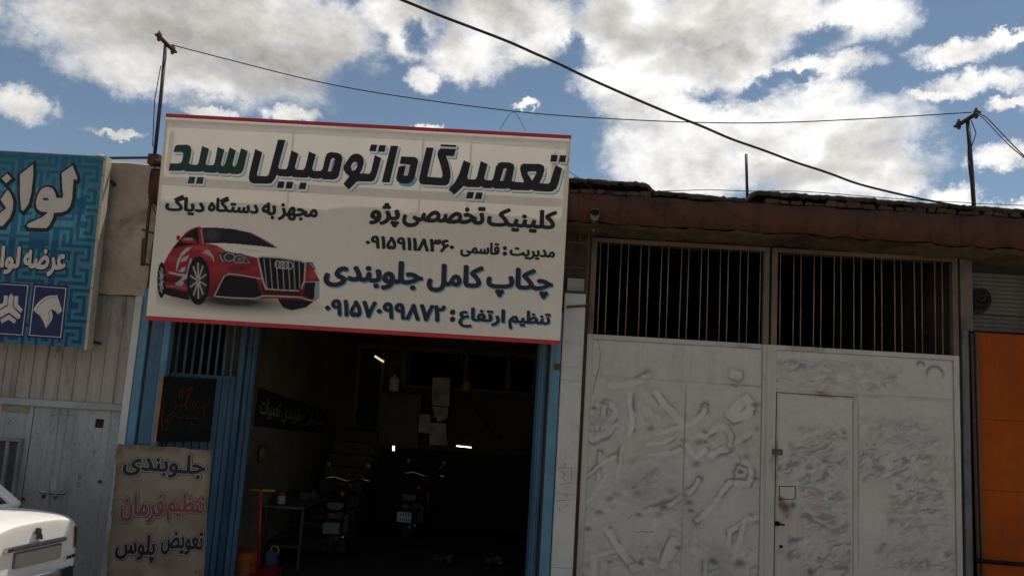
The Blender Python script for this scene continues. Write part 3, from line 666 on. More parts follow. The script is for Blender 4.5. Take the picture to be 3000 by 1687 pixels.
# ================================================================ right-hand shop: orange panels, roller shutter, pipes
RS = thing('orange_shopfront', 'orange sheet metal shop front right of the white gate', 'shop front', (6, .1, GZ))
orange = mat('orange_paint', (.32, .064, .006), (.24, .047, .005), 1.3, .8, .12, .2, 14, stain=(.13, .045, .02), samt=.5, sscale=1.4, streak=.4, speck=.25)
zs = [A3(2200+1370*.488, 980+505*.488, .1)[2], A3(2200+1370*.488, 980+930*.488, .1)[2]]
edges = [2.925, zs[0], zs[1], GZ+.02]
for x0, x1 in ((4.70, 5.62), (5.63, 6.55), (6.56, 7.48), (7.49, 8.4)):
    for a, b in zip(edges[:-1], edges[1:]): MB().box(x0, x1, .10, .13, b+.0015, a-.0015).build('panel', orange, RS, bevel=.003)
box('backing', rust, RS, 4.70, 8.4, .131, .15, GZ+.02, 2.92)
box('jamb', mat('dark_jamb', (.14, .14, .145), (.09, .085, .085), 3, .7, stain=(.04, .028, .02), samt=.7, streak=.5), RS, 4.535, 4.60, .07, .16, GZ, 2.93)
jt = mat('brown_jamb', (.13, .10, .08), (.07, .052, .042), 2.5, .8)
box('jamb', jt, RS, 4.535, 4.66, .085, .16, 2.932, 3.70)
for i, (dx, y, r, m, z1) in enumerate(((4.640, .06, .017, rust, 2.90), (4.676, .045, .015, mat('pipe_brown', (.10, .06, .045), None, 6, .6), 2.92))):
    MB().tube([(dx-.012, y, z1), (dx, y, 1.4), (dx+.018, y, GZ)], r, 8).build('pipe', m, RS, smooth=True)
sh = thing('roller_shutter', 'grey ribbed roller shutter box above the orange panels', 'shutter', (6, .3, 2.95))
slat_m = mat('shutter_grey', (.125, .112, .095), (.075, .067, .058), 2.5, .55, .35, .05, 20, stain=(.03, .025, .02), samt=.8, sscale=1.1)
z = 2.965; k = 0
sm = MB().box(0, 3.9, 0, .02, 0, .042)
me = bpy.data.meshes.new('slat'); me.from_pydata(sm.v, [], sm.f); bm = bmesh.new(); bm.from_mesh(me); bmesh.ops.recalc_face_normals(bm, faces=bm.faces); bmesh.ops.bevel(bm, geom=bm.edges[:], offset=.008, segments=2, affect='EDGES'); bm.to_mesh(me); bm.free(); me.materials.append(slat_m)
while z < 3.56:
    o = bpy.data.objects.new('slat', me); COL.objects.link(o); o.parent = sh; o.location = Vector((4.70, .28+(.03 if z < 3.1 else 0), z)) - sh.location; z += .045
box('housing', dark_wall, sh, 4.67, 8.6, .36, .42, 2.94, 3.69)
cc = A(2466, 742, .2); coil = MB()
for i in range(20): coil.torus((cc[0]+random.uniform(-.03, .03), .19+i*.004, cc[2]-.05+random.uniform(-.035, .035)), random.uniform(.03, .125), .010, 'Y', 20, 6)
tag(coil.build('cable_coil', rubber, None, smooth=True), 'coil of black cable hanging beside the roller shutter', 'cable')
rl = MB().tube([A(2452, 1408, .0), A(2500, 1413, .0), A(2640, 1425, .0)], .022, 8); tag(rl.build('steel_rail', black_paint, None, smooth=True), 'black steel rail across the foot of the orange front', 'rail')
# drain pipe stub under the roof edge
dp = thing('drain_pipe', 'short grey roof drain pipe poking out beside the big sign', 'pipe', (A(1497, 533, -.3)[0], -.25, 3.7))
c = A(1497, 533, -.34); e = A(1491, 580, .05)
MB().tube([c, e], .046, 16, cap=False).build('pipe', mat('pipe_cement', (.30, .27, .23), (.2, .18, .15), 6, .8), dp, smooth=True)
d = (Vector(e)-Vector(c)).normalized(); MB().tube([Vector(c)+d*.02, e], .040, 16).build('shade_plug', near_black, dp, smooth=True)  # dark plug stands in for the shade inside the pipe

# ================================================================ left neighbour: plaster wall and grey metal door
LB = thing('neighbour_building', 'beige plastered building left of the repair shop, above the grey door', 'building', (-7, 0, GZ))
xs3 = np.linspace(-11, -4.045, 140); top = 4.235 + strip_noise(140, .012, 4); v = []; f = []
for i, x in enumerate(xs3): v += [(x, 0, 2.775 + rng.normal(0, .004)), (x, rng.normal(0, .002), 3.4), (x, .012, top[i]-.03), (x, .05, top[i]), (x, .30, top[i]-.01), (x, .30, 2.775)]
for i in range(139):
    for k in range(6): f.append((i*6+k, i*6+(k+1) % 6, (i+1)*6+(k+1) % 6, (i+1)*6+k))
f += [(0, 1, 2, 3, 4, 5), tuple(139*6+k for k in range(6))]
MB().add(v, f).build('wall', plaster, LB, smooth=False)
box('roof', tar, LB, -11, -4.05, .302, 9, 4.0, 4.08); box('wall', near_black, LB, -11, -4.05, .9, 1.1, GZ, 3.99); box('ceiling', near_black, LB, -11, -4.05, .302, .9, 2.78, 2.86)
MD = thing('corrugated_metal_door', 'old grey ribbed steel door under the plaster wall, behind the white car', 'door', (-5.5, .05, GZ))
DY = .06; XR = -4.142
zc0, zc1 = 1.565, 1.635
# upper ribbed sheets between standing seams
x = XR; i = 0
while x > -7.6:
    w = .150 + random.uniform(-.006, .006)
    MB().box(x-w+.012, x, DY, DY+.02, zc1+.002, 2.77).build('sheet', upper_sheet, MD)
    MB().box(x-w, x-w+.012, DY-.014, DY+.02, zc1+.002, 2.77).build('rib', upper_sheet, MD, bevel=.003)
    x -= w; i += 1
box('crossbar', grey_paint, MD, -7.6, XR, DY-.03, DY+.02, zc0, zc1, bevel=.004)
XS = A3(80, 1330, DY)[0]                          # meeting line of the two leaves
hx0, hx1 = [A3(x*.2277, 1150+390*.2277, DY)[0] for x in (1222, 1335)]; hz1, hz0 = [A3(1278*.2277, 1150+y*.2277, DY)[2] for y in (337, 452)]
lower = lower_sheet
xsb = [XS+.012, hx0, hx1, XR]; zsb = [GZ+.03, hz0, hz1, zc0-.002]; mb = MB()
for a in range(3):
    for b in range(3):
        if (a, b) != (1, 1): mb.box(xsb[a], xsb[a+1], DY, DY+.02, zsb[b], zsb[b+1])
bmsh = mb.build('leaf', lower, MD)
box('peep_hole', mat('brown_board', (.10, .035, .02), (.03, .012, .008), 9, .8), MD, hx0-.02, hx1+.02, DY+.05, DY+.06, hz0-.02, hz1+.02)
box('leaf', lower, MD, -7.6, XS, DY+.003, DY+.022, GZ+.03, zc0-.002)
box('meeting_strip', rust, MD, XS, XS+.010, DY+.006, DY+.02, GZ+.03, zc0-.002)
# pressed panel with rounded corners and two ribs
q = [A3(*k, DY) for k in ((146, 1210), (234.5, 1218), (197, 1443), (106, 1445))]
rx0, rx1 = (q[0][0]+q[3][0])/2, (q[1][0]+q[2][0])/2; rz0, rz1 = (q[2][2]+q[3][2])/2, (q[0][2]+q[1][2])/2
def rounded(x0, x1, z0, z1, r, n=5):
    out = []
    for cx, cz, a0 in ((x1-r, z1-r, 0), (x0+r, z1-r, 90), (x0+r, z0+r, 180), (x1-r, z0+r, 270)):
        for k in range(n+1): a = math.radians(a0+90*k/n); out.append((cx+r*math.cos(a), cz+r*math.sin(a)))
    return out
o1, o2, o3 = rounded(rx0-.008, rx1+.008, rz0-.008, rz1+.008, .07), rounded(rx0+.004, rx1-.004, rz0+.004, rz1-.004, .06), rounded(rx0+.016, rx1-.016, rz0+.016, rz1-.016, .05); n = len(o1)
v = [(a, DY-.0005, b) for a, b in o1] + [(a, DY-.016, b) for a, b in o2] + [(a, DY-.0085, b) for a, b in o3]
f = [(i, (i+1) % n, n+(i+1) % n, n+i) for i in range(n)] + [(n+i, n+(i+1) % n, 2*n+(i+1) % n, 2*n+i) for i in range(n)] + [tuple(range(2*n, 3*n))]
pp = MB().add(v, f).build('pressed_panel', lower, MD)
for t in (.36, .62): MB().bar((rx0+(rx1-rx0)*t, DY-.013, rz0-.03), (rx0+(rx1-rx0)*t, DY-.013, rz1+.05), .012, .012, (0, 1, 0)).build('rib', lower, MD)
box('paint_patch', mat('pale_patch', (.46, .44, .40), None, 3, .6), MD, rx0+(rx1-rx0)*.40, rx0+(rx1-rx0)*.58, DY-.0115, DY-.009, rz0+.03, rz0+.17)
for kx, ky in ((300, 1360), (1290, 1140), (565, 1330), (720, 1340)):
    c = A3(kx*.2277, 1150+ky*.2277, DY); MB().lathe([(.018, 0), (.018, .012), (.008, .016)], (c[0], DY-.016, c[2]), 'Y', 10).build('bolt', rust, MD)
scribble(MD, [[(1195,740),(1215,728),(1235,745),(1225,775),(1200,775),(1195,740)], [(1210,790),(1200,830)], [(1010,1060),(1030,1035),(1055,1055),(1040,1100),(1015,1125),(1010,1060)], [(990,1170),(1010,1150),(1035,1170),(1020,1205),(990,1200),(990,1170)], [(115,345),(150,365)], [(90,375),(135,405)]], dark_steel, .0025, lambda x, y: A3(x*.2277, 1150+y*.2277, DY-.001))
# yellow sticker plate with a faded oval
stq = [A3(x*.2277, 1150+y*.2277, DY) for x, y in ((25, 130), (388, 150), (365, 262), (12, 245))]
sk = MB().box(stq[3][0], stq[1][0], DY-.004, DY, (stq[2][2]+stq[3][2])/2, (stq[0][2]+stq[1][2])/2).build('sticker', mat('yellowed_paper', (.30, .24, .13), (.22, .18, .10), 9, .8), MD)
sc = [(a+b)/2 for a, b in zip(stq[3], stq[1])]
MB().add([(sc[0]+.075*math.cos(a)-.01, DY-.0065, sc[2]+.028*math.sin(a)) for a in np.linspace(0, 6.28, 24, False)], [tuple(range(24))]).build('faded_print', mat('blue_grey_print', (.26, .28, .31), (.15, .16, .2), 40, .8), sk)
# small barred window at the left
wl = A3(295*.2277, 1150+590*.2277, DY-.03)
gx1, gz1 = wl[0], wl[2]; gw = MB()
gw.box(gx1-.9, gx1, DY-.05, DY-.002, gz1-.035, gz1); gw.box(gx1-.035, gx1, DY-.05, DY-.002, gz1-.98, gz1-.036); gw.box(gx1-.9, gx1-.036, DY-.05, DY-.002, gz1-.98, gz1-.945)
wb = gw.build('window_frame', mat('grey_frame', (.27, .26, .25), (.19, .18, .17), 4, .7), MD, bevel=.004)
for k in range(5): box('window_bar', MATS['grey_frame'], MD, gx1-.16-k*.135, gx1-.13-k*.135, DY-.046, DY-.012, gz1-.94, gz1-.037)
box('window_pane', flat('dull_pane', (.10, .095, .09), .3), MD, gx1-.9, gx1-.036, DY-.012, DY-.004, gz1-.944, gz1-.036)
# white frame post
wp = MB().box(-4.140, -4.062, -.015, .10, GZ, 2.77).build('frame_post', white_paint, MD, bevel=.005)

# ================================================================ blue garage doors
def ripple_sheet(a, b, z0, z1, pitch, depth, m, parent, name):     # folded sheet between plan points a and b
    a, b = np.array(a), np.array(b); L = np.linalg.norm(b-a); d = (b-a)/L; nn = np.array([d[1], -d[0]]); v = []; s = 0; k = 0
    prof = []
    while s < L:
        for ds, off in ((0, 0), (pitch*.42, 0), (pitch*.5, depth), (pitch*.92, depth)):
            if s+ds < L: prof.append((s+ds, off))
        s += pitch
    prof.append((L, 0)); pts = [a+d*s_+nn*o for s_, o in prof]; n = len(pts)
    v = [(p[0], p[1], z0) for p in pts] + [(p[0], p[1], z1) for p in pts]
    return MB().add(v, [(i, i+1, n+i+1, n+i) for i in range(n-1)]).build(name, m, parent)
BD = thing('blue_folding_door', 'blue steel door leaf folded inward at the left of the open bay', 'door', (-3.8, .1, GZ))
box('post', blue_light, BD, -4.050, -3.965, -.02, .10, GZ, 2.86, bevel=.004)
box('post', rust, BD, -3.964, -3.935, .02, .10, GZ, 2.86)  # dark strip put in for the shaded gap between the blue uprights
box('door_frame', blue_paint, BD, -3.934, -3.80, -.012, .08, GZ, 2.86, bevel=.004)
box('door_frame', blue_light, BD, -3.799, -3.725, -.02, .08, GZ, 2.86, bevel=.006)
LA, LBp = (-3.722, .10), (-3.16, .62)
ripple_sheet(LA, LBp, GZ+.03, 1.98, .085, .018, blue_paint, BD, 'leaf')
for k in range(9):
    t = (k+.5)/9; x, y = LA[0]+(LBp[0]-LA[0])*t, LA[1]+(LBp[1]-LA[1])*t
    box('bar', blue_paint, BD, x-.012, x+.012, y-.008, y+.008, 1.982, 2.85)
t0 = np.array([LA, LBp])
for z in (1.98, 2.82): MB().bar((LA[0], LA[1]+.004, z), (LBp[0], LBp[1]+.004, z), .03).build('rail', blue_paint, BD)
ripple_sheet((-3.15, .60), (-3.03, .70), GZ+.03, 2.85, .06, .02, blue_paint, BD, 'leaf')
box('edge_post', blue_paint, BD, -3.19, -3.13, .56, .64, GZ+.02, 2.85, bevel=.004)
BR = thing('blue_folding_door', 'narrow blue door post and folded leaf right of the open bay', 'door', (.25, .1, GZ))
tag(BD, BD['label'], 'door', 'folding doors of the open bay'); BR['group'] = 'folding doors of the open bay'
box('post', blue_light, BR, .262, .366, -.02, .10, GZ, 2.86, bevel=.005)
box('post', rust, BR, .245, .2615, .0, .10, GZ, 2.86)
ripple_sheet((.150, .02), (.244, .03), GZ+.16, 2.85, .05, .016, blue_paint, BR, 'leaf')
ripple_sheet((.150, .70), (.148, .02), GZ+.16, 2.85, .10, .016, blue_paint, BR, 'leaf')
MB().tube([(.25, -.012, 1.1), (.252, -.014, .6), (.248, -.012, .1), (.25, -.012, -.3)], .007, 6).build('draw_bolt', rust, BR)
box('patch', mat('rust_patch', (.13, .06, .035), (.08, .04, .03), 20, .9), BR, .30, .364, -.0225, -.0205, 2.26, 2.33)

# black notice board with red handwriting, hung on the folded leaf
NB = thing('notice_board', 'black notice board with red handwriting and an orange wooden edge', 'board', (-3.6, .1, 1.65))
bc = [A(415, 938, .045), A(548, 970, .42), A(535, 1115, .42), A(398, 1100, .045)]
bx0, by0 = (bc[0][0]+bc[3][0])/2, -.05; bx1, by1 = (bc[1][0]+bc[2][0])/2, .34; bz0, bz1 = 1.29, 1.955
dn = np.array([by1-by0, -(bx1-bx0), 0]); dn /= np.linalg.norm(dn)
def bp_(u, z, w): return np.array([bx0+(bx1-bx0)*u, by0+(by1-by0)*u, z]) + dn*w
def board_box(u0, u1, z0, z1, w0, w1): return [bp_(u, z, w) for w in (w0, w1) for z in (z0, z1) for u in (u0, u1)]
BF = [(0,2,3,1),(4,5,7,6),(0,1,5,4),(2,6,7,3),(0,4,6,2),(1,3,7,5)]
MB().add(board_box(.04, 1, bz0, bz1, 0, .02), BF).build('panel', black_paint, NB)
MB().add(board_box(0, .038, bz0-.005, bz1+.005, -.004, .026), BF).build('wooden_edge', mat('orange_wood', (.36, .18, .07), (.28, .13, .05), 12, .7), NB)
bconv = lambda x, y: bp_(.04+(x-350)/(890-350)*.96, bz1-(y-690-(x-350)*.19)/(1300-690)*(bz1-bz0), .0225)
scribble(NB, [[(545,825),(520,890),(525,925),(560,915),(555,870),(535,850)], [(590,890),(600,860),(640,830),(645,860),(615,910),(600,960),(590,1000),(620,1035)], [(500,1020),(510,985),(525,1010),(540,990),(555,1020),(570,1000)], [(655,1030),(680,985),(700,1000),(690,1060),(720,1045),(740,1030),(760,1055),(780,1035),(800,1010),(795,1100),(785,1165)],
    [(385,1010),(380,1120),(400,1200),(430,1215),(460,1170),(465,1130),(430,1140),(440,1080),(470,1060)], [(470,1095),(500,1090),(540,1110),(580,1110),(600,1100),(620,1130),(680,1140),(720,1150),(790,1165)], [(670,1190),(700,1200),(690,1235),(665,1225),(670,1190)]], flat('red_chalk', (.13, .016, .014), .7), .0038, bconv, 'handwriting')

# ---------------------------------------------------------------- hanging cloth banner
class Cloth(Board):
    def p(s, u, v, w=0.0):
        q = Board.p(s, u, v, w)
        wob = .012*math.sin(u*5.2+v*1.4) + .024*math.exp(-((u-.78+.28*(1.3-v))/.07)**2) + .016*math.exp(-((u-.55+.35*(.9-v))/.05)**2) + .006*math.sin(v*6+u*2) + .004*math.sin(u*17+v*3)
        return q + s.N*wob + np.array([(s.H/2-v)*.046, 0, 0])
BW, BH = .965, 1.60; bcx = -3.565; btop = 1.24
def banner_h(p):
    P = A3(p[0], p[1], -.10); v = P[2]-(btop-BH); return np.array([P[0]-(bcx-BW/2) - (BH/2-v)*.046, v])
CB = Cloth((bcx, -.10, btop-BH/2), BW, BH, h=banner_h)
CBt = thing('cloth_banner', 'dirty cloth banner with navy and pink lettering, hung low left of the open bay', 'banner', (bcx, -.1, GZ))
nu, nv = 60, 90; P = np.zeros((nv, nu, 3)); ccol = np.zeros((nv, nu, 3)); jl, jr, jtop = strip_noise(nv, .022, 9), strip_noise(nv, .010, 9), strip_noise(nu, .018, 9)
for j in range(nv):
    for i in range(nu):
        u, v = BW*i/(nu-1), BH*j/(nv-1); jag = jl[j]+rng.normal(0, .0015) if i == 0 else (jr[j] if i == nu-1 else 0); jt_ = jtop[i] if j == nv-1 else 0
        P[j, i] = CB.p(u+jag, v+jt_, 0)
U, Vv = np.meshgrid(np.linspace(0, BW, nu), np.linspace(0, BH, nv))
dirt = np.clip(noise2(U, Vv, 7, 31)*.7 + .9*np.exp(-((BH-Vv)/.06)**2)*noise2(U, Vv, 15, 32) + .8*np.exp(-(U/.05)**2)*noise2(U, Vv, 20, 34) + .3*np.exp(-((BW-U)/.04)**2), 0, 1)[..., None]
ccol = np.array([.31, .255, .195])*(1-dirt*.8) + np.array([.10, .068, .042])*dirt*.8
grid_mesh('cloth', P, ccol, attr_mat('banner_cloth', .85, .1, bump=.15), CBt, smooth=True)
cz = lambda x, y: (x*.3016, 1250+y*.3016)
pink = flat('pink_print', (.22, .060, .075), .7); cream = flat('cloth_cream', (.31, .265, .21), .8)
for word, pts, m in (('جلـوبندی', ((1197,440),(2005,380),(1885,270),(1945,515)), navy_ink), ('تنظیم', ((1620,880),(2000,740),(1815,640),(1640,910)), pink), ('فرمان', ((1170,860),(1600,740),(1560,645),(1240,920)), pink), ('تعویض', ((1560,1200),(1975,1080),(1960,1020),(1840,1250)), navy_ink), ('پلوس', ((1125,1220),(1520,1140),(1440,1040),(1190,1300)), navy_ink)):
    bx = CB.fit(cz, *pts)
    CB.lettering(CBt, word, bx, ink, .0040, .075, .035); CB.lettering(CBt, word, bx, cream, .0062, .050, .035); CB.lettering(CBt, word, bx, m, .0080, 0, .035)
d4 = CB.h(cz(1915, 1412))
for dx in (-.022, .022): CB.shapes(CBt, [[(d4[0]+dx-.017, d4[1]), (d4[0]+dx, d4[1]+.017), (d4[0]+dx+.017, d4[1]), (d4[0]+dx, d4[1]-.017)]], pink, .004)
for word, a, b in (('تعویض', .50, .90), ('روغن', .08, .44)): pass

# ================================================================ the big repair shop sign
ST = math.radians(3.21); SW, SH = 4.187, 2.129
SG = Board((-1.756, -.38, 3.568), SW, SH, ST, quad=[(483.3, 333.3), (1670.8, 397.7), (1642.7, 1015.7), (430.5, 931)])
sg = thing('shop_sign', 'large white repair shop sign with a red car picture over the open bay', 'sign', (-1.756, -.38, 2.5))
SG.sheet(sg, 'panel', cloth_mat('sign_cloth', (.86, .785, .675), .26), 0, SW, 0, SH, 0)
e = MB()
for a in ((0, .004, 0, SH, -.03, -.0015), (SW-.004, SW, 0, SH, -.03, -.0015)): SG.slab(e, *a)
e.build('side_wrap', cloth_mat('sign_wrap', (.56, .53, .49), .3), sg)
SG.slab(MB(), .005, SW-.005, SH-.001, SH+.004, -.012, 0).build('top_wrap', red_ink, sg)
for nm, a, b in (('red_stripe', SH-.034, SH), ('red_stripe', 0, .042)): SG.sheet(sg, nm, red_ink, 0, SW, a, b, .0015)
frame = [(.004, SW-.004, SH-.085, SH-.05, -.018, -.003), (.004, SW-.004, .012, .05, -.018, -.003), (.006, .034, .06, SH-.09, -.018, -.003), (SW-.034, SW-.006, .06, SH-.09, -.018, -.003)]
ux = lambda x, y: SG.h((420+.2562*x, 320+.2562*y))[0]; ux3 = lambda x, y: SG.h((1020+.2562*x, 340+.2562*y))[0]
for a in frame: SG.slab(MB(), *a).build('frame_bar', rust, sg)
for u in (ux(1700, 200), ux3(835, 300), ux3(1390, 300)): SG.slab(MB(), u-.006, u+.006, .06, SH-.09, -.010, -.003).build('frame_bar', dark_steel, sg)
vh = SG.h((420+.2562*400, 320+.2562*722))[1]; SG.slab(MB(), .036, SW-.036, vh-.018, vh+.018, -.040, -.022).build('frame_bar', rust, sg)
for u in (ux(360, 200), ux3(2392, 350)): SG.slab(MB(), u-.016, u+.016, SH-.42, SH-.09, -.05, -.03).build('frame_bar', rust, sg)
for (u0, v0, u1, v1) in ((.62, 1.40, .90, .0), (1.62, 1.30, 1.36, 0), (2.55, 1.38, 2.9, 0), (3.55, 1.32, 3.2, 0), (.85, 1.42, .58, 0)):
    a = SG.p(u0, v0+.0, -.07); b = (SG.p(u1, 1.0)[0], .35, 4.07); MB().bar(a, b, .034).build('brace', rust, sg)
for u in (.5, SW-.5): MB().bar(SG.p(u, .35, -.03), (SG.p(u, .35)[0], .02, SG.p(u, .35)[2]), .03).build('wall_bracket', rust, sg)
for u, v in ((ux(-170, 1000), .3), (SW-.05, .12)): pass
# drawn title letters
Z2 = lambda x, y: (420+.2562*x, 320+.2562*y)
Z3 = lambda x, y: (1020+.2562*x, 340+.2562*y)
T_green = [[(283,698),(300,615),(400,615),(430,600),(440,560),(450,505),(430,487),(337,487),(350,430),(375,405),(490,403),(525,420),(540,465),(525,560),(512,605),(525,627),(600,632),(620,610),(658,417),(737,452),(700,610),(712,635),(780,637),(800,615),(833,428),(910,462),(872,620),(880,645),(900,645),(918,620),(968,435),(1040,470),(1003,625),(1012,650),(1035,650),(1050,620),(1097,443),(1172,475),(1130,680),(1105,725),(1060,740),(990,737),(968,725),(940,735),(860,732),(835,715),(805,725),(690,717),(665,703),(635,712),(480,707),(455,692),(425,700)],
  [(517,765),(585,768),(572,846),(498,842)], [(607,770),(680,773),(668,849),(592,846)]]
T_mbil = [[(1258,452),(1337,490),(1280,735),(1285,757),(1310,760),(1390,763),(1415,740),(1515,347),(1600,350),(1520,655),(1535,680),(1610,684),(1625,660),(1667,470),(1748,507),(1708,660),(1722,688),(1805,692),(1825,665),(1868,482),(1947,517),(1905,675),(1920,702),(2000,705),(2025,680),(2055,545),(2075,505),(2110,490),(2190,497),(2235,520),(2250,560),(2240,620),(2210,760),(2180,795),(2140,805),(2030,800),(2005,785),(1970,795),(1890,785),(1872,770),(1840,783),(1690,775),(1672,760),(1640,770),(1530,762),(1505,748),(1480,800),(1440,845),(1400,850),(1240,845),(1200,825),(1185,780),(1195,720)],
  [(2118,575),(2140,555),(2165,565),(2125,710),(2085,710)], [(1523,820),(1595,823),(1580,900),(1507,896)], [(1618,825),(1692,828),(1677,905),(1603,902)], [(1773,835),(1845,838),(1830,915),(1755,910)]]
T_right = [[(-80,774),(-17,842),(75,748),(240,750),(270,735),(295,690),(350,480),(275,448),(235,635),(215,660),(105,655),(130,610),(150,540),(150,500),(130,455),(90,432),(45,430),(5,450),(-40,510),(-75,570),(-80,610),(-52,655),(-12,690)], [(3,572),(28,532),(60,522),(78,545),(72,585),(50,618),(18,627)],
  [(232,325),(302,328),(287,404),(212,400)], [(328,332),(402,335),(387,411),(312,408)], [(457,340),(543,343),(447,762),(358,755)],
  [(578,462),(735,470),(765,490),(773,525),(735,700),(705,750),(660,775),(580,770),(538,750),(522,710),(550,580),(635,565),(608,680),(650,685),(665,650),(683,558),(560,546)],
  [(865,360),(950,365),(880,690),(890,697),(1040,708),(1055,690),(1050,640),(1020,530),(993,450),(1000,400),(1025,372),(1205,380),(1185,462),(1092,457),(1120,530),(1145,630),(1148,700),(1130,770),(1100,795),(1060,798),(830,785),(795,770),(782,725),(790,690)], [(1035,325),(1212,335),(1200,357),(1022,347)],
  [(1297,507),(1375,543),(1340,700),(1350,725),(1430,730),(1450,700),(1493,518),(1573,553),(1535,710),(1545,735),(1620,740),(1640,715),(1670,580),(1700,540),(1735,530),(1830,535),(1875,555),(1882,600),(1855,740),(1870,755),(1980,765),(1995,755),(1965,680),(1948,610),(1955,570),(1985,548),(2180,552),(2225,575),(2232,625),(2210,700),(2175,775),(2280,780),(2300,760),(2360,567),(2437,603),(2395,780),(2370,840),(2320,870),(2260,872),(2110,862),(2085,845),(2050,858),(1840,850),(1818,828),(1790,838),(1660,835),(1640,820),(1610,832),(1530,827),(1505,808),(1470,820),(1330,815),(1300,800),(1250,850),(1190,905),(1125,843),(1200,755),(1245,670),(1270,590)],
  [(1760,605),(1795,600),(1790,640),(1760,745),(1720,745),(1735,690)], [(2045,640),(2130,638),(2140,655),(2090,745),(2035,660)],
  [(2310,448),(2385,452),(2370,528),(2297,524)], [(2412,452),(2485,455),(2470,533),(2397,530)], [(1345,870),(1420,873),(1403,950),(1328,945)], [(1445,877),(1520,880),(1505,956),(1430,952)]]
for polys, conv, m in ((T_green, Z2, green_ink), (T_mbil, Z2, ink), (T_right, Z3, ink)):
    SG.shapes(sg, polys, blue_ink, .0015, .004, (.024, -.026), conv=conv); SG.shapes(sg, polys, white_ink, .0028, .006, (.013, -.014), conv=conv); SG.shapes(sg, polys, m, .0042, 0, conv=conv)
Z5 = lambda x, y: (920+.3036*x, 580+.3036*y)
Z4 = lambda x, y: (420+.2622*x, 560+.2622*y)
for conv, word, pts, sh_ in ((Z5,'کلینیک',((1655,210),(2345,140),(2345,130),(2095,345)),0),(Z5,'تخصصی',((832,200),(1640,150),(1490,82),(920,285)),0),(Z5,'پژو',((510,260),(815,110),(700,47),(785,288)),0),
    (Z5,'مدیریت',((1880,520),(2325,560),(1935,483),(2080,608)),0),(Z5,'قاسمی',((1398,510),(1785,470),(1755,440),(1445,573)),0),(Z5,'۰۹۱۵۹۱۱۸۳۶۰',((478,432),(1342,487),(580,362),(1205,530)),0),
    (Z5,'چکاپ',((1655,770),(2310,820),(1940,680),(2220,995)),1),(Z5,'کامل',((1075,820),(1632,665),(1460,652),(1160,912)),1),(Z5,'جلوبندی',((78,770),(1043,745),(830,610),(955,908)),1),
    (Z5,'۰۹۱۵۷۰۹۹۸۷۲',((90,1070),(1265,1050),(215,970),(1210,1205)),1),(Z5,'ارتفاع',((1385,1210),(1845,1100),(1835,1085),(1465,1258)),1),(Z5,'تنظیم',((1870,1250),(2290,1140),(2090,1100),(2000,1285)),1),
    (Z4,'مجهز',((1482,310),(1928,260),(1550,130),(1640,330)),0),(Z4,'به',((1305,200),(1468,190),(1375,120),(1430,312)),0),(Z4,'دستگاه',((710,180),(1275,170),(850,48),(1200,248)),0),(Z4,'دیاگ',((243,150),(680,150),(440,35),(535,262)),0)):
    bx = SG.fit(conv, *pts)
    if sh_: SG.lettering(sg, word, bx, blue_ink, .0022, 0, .044, (.011, -.013))
    SG.lettering(sg, word, bx, navy_ink if sh_ else ink, .0042, 0, .044)
def diamond(c, r): return [(c[0]-r, c[1]), (c[0], c[1]+r), (c[0]+r, c[1]), (c[0], c[1]-r)]
def disc(c, r): return [(c[0]+r*math.cos(a), c[1]+r*math.sin(a)) for a in np.linspace(0, 6.28, 14, False)]
SG.shapes(sg, [disc(SG.h(Z5(1833, y)), .022) for y in (492, 545)], ink, .0042); SG.shapes(sg, [disc(SG.h(Z5(1330, y)), .029) for y in (1110, 1178)], navy_ink, .0042)
# printed car picture
gxs, gys = np.arange(150, 1990, 6.0), np.arange(370, 1400, 6.0); X, Y = np.meshgrid(gxs, gys)
CLOTH = np.array([.86, .785, .675]); img = np.ones(X.shape+(3,))*CLOTH
def soft(d, w): return np.clip(.5-d/w, 0, 1)
def fill(poly, col, a=1.0, grad=None):
    global img
    m = inside(poly, X, Y).astype(float)*a
    col = np.array(col, float)
    cc_ = col if grad is None else col*(1-grad[..., None]) + grad[..., None]*np.array([.02, .01, .015])
    img = img*(1-m[..., None]) + cc_*m[..., None]
def line(pts, col, w, a=1.0):
    global img
    m = (np.clip(1.3-dist_line(pts, X, Y)/w*1.3, 0, 1)*a)[..., None]; m = np.minimum(m, 1); img = img*(1-m) + np.array(col)*m
def ell(cx, cy, rx, ry, col, a=1.0, soft_=.08):
    global img
    r = np.hypot((X-cx)/rx, (Y-cy)/ry); m = (np.clip((1-r)/soft_+.5, 0, 1)*a)[..., None]; img = img*(1-m) + np.array(col)*m
rr = np.hypot((X-1000)/930, (Y-1215-(X-1000)*.075)/150); sm_ = np.clip(1.25-rr, 0, 1)[..., None]**1.2; img = img*(1-sm_*.96) + np.array([.015, .013, .015])*sm_*.96
RED, REDL, DK, CHR = (.36, .026, .038), (.50, .12, .125), (.014, .012, .016), (.50, .49, .47)
fill([(240,1000),(500,1090),(520,1200),(330,1160),(240,1130)], DK)
fill([(1490,1190),(1900,1220),(1810,1290),(1650,1325),(1550,1290)], DK)
gr = np.clip((Y-600)/900, 0, .55)*(.6+.4*np.sin(X/90+Y/60))
fill([(232,790),(280,695),(335,610),(400,530),(470,450),(530,410),(620,382),(650,400),(690,570),(800,590),(920,660),(1180,715),(1270,740),(1800,790),(1850,790),(1900,890),(1952,990),(1952,1190),(1880,1225),(1500,1190),(1250,1190),(800,1170),(700,1165),(500,1112),(240,1055),(232,900)], RED, 1, np.clip(gr, 0, .6))
for cx, cy, rx, ry, a in ((330,740,60,40,.35),(640,620,90,26,.5),(720,700,80,60,.35),(1000,860,260,40,.25),(1880,930,50,50,.5),(360,1040,120,14,.5),(870,640,80,30,.5)): ell(cx, cy, rx, ry, REDL, a, .9)
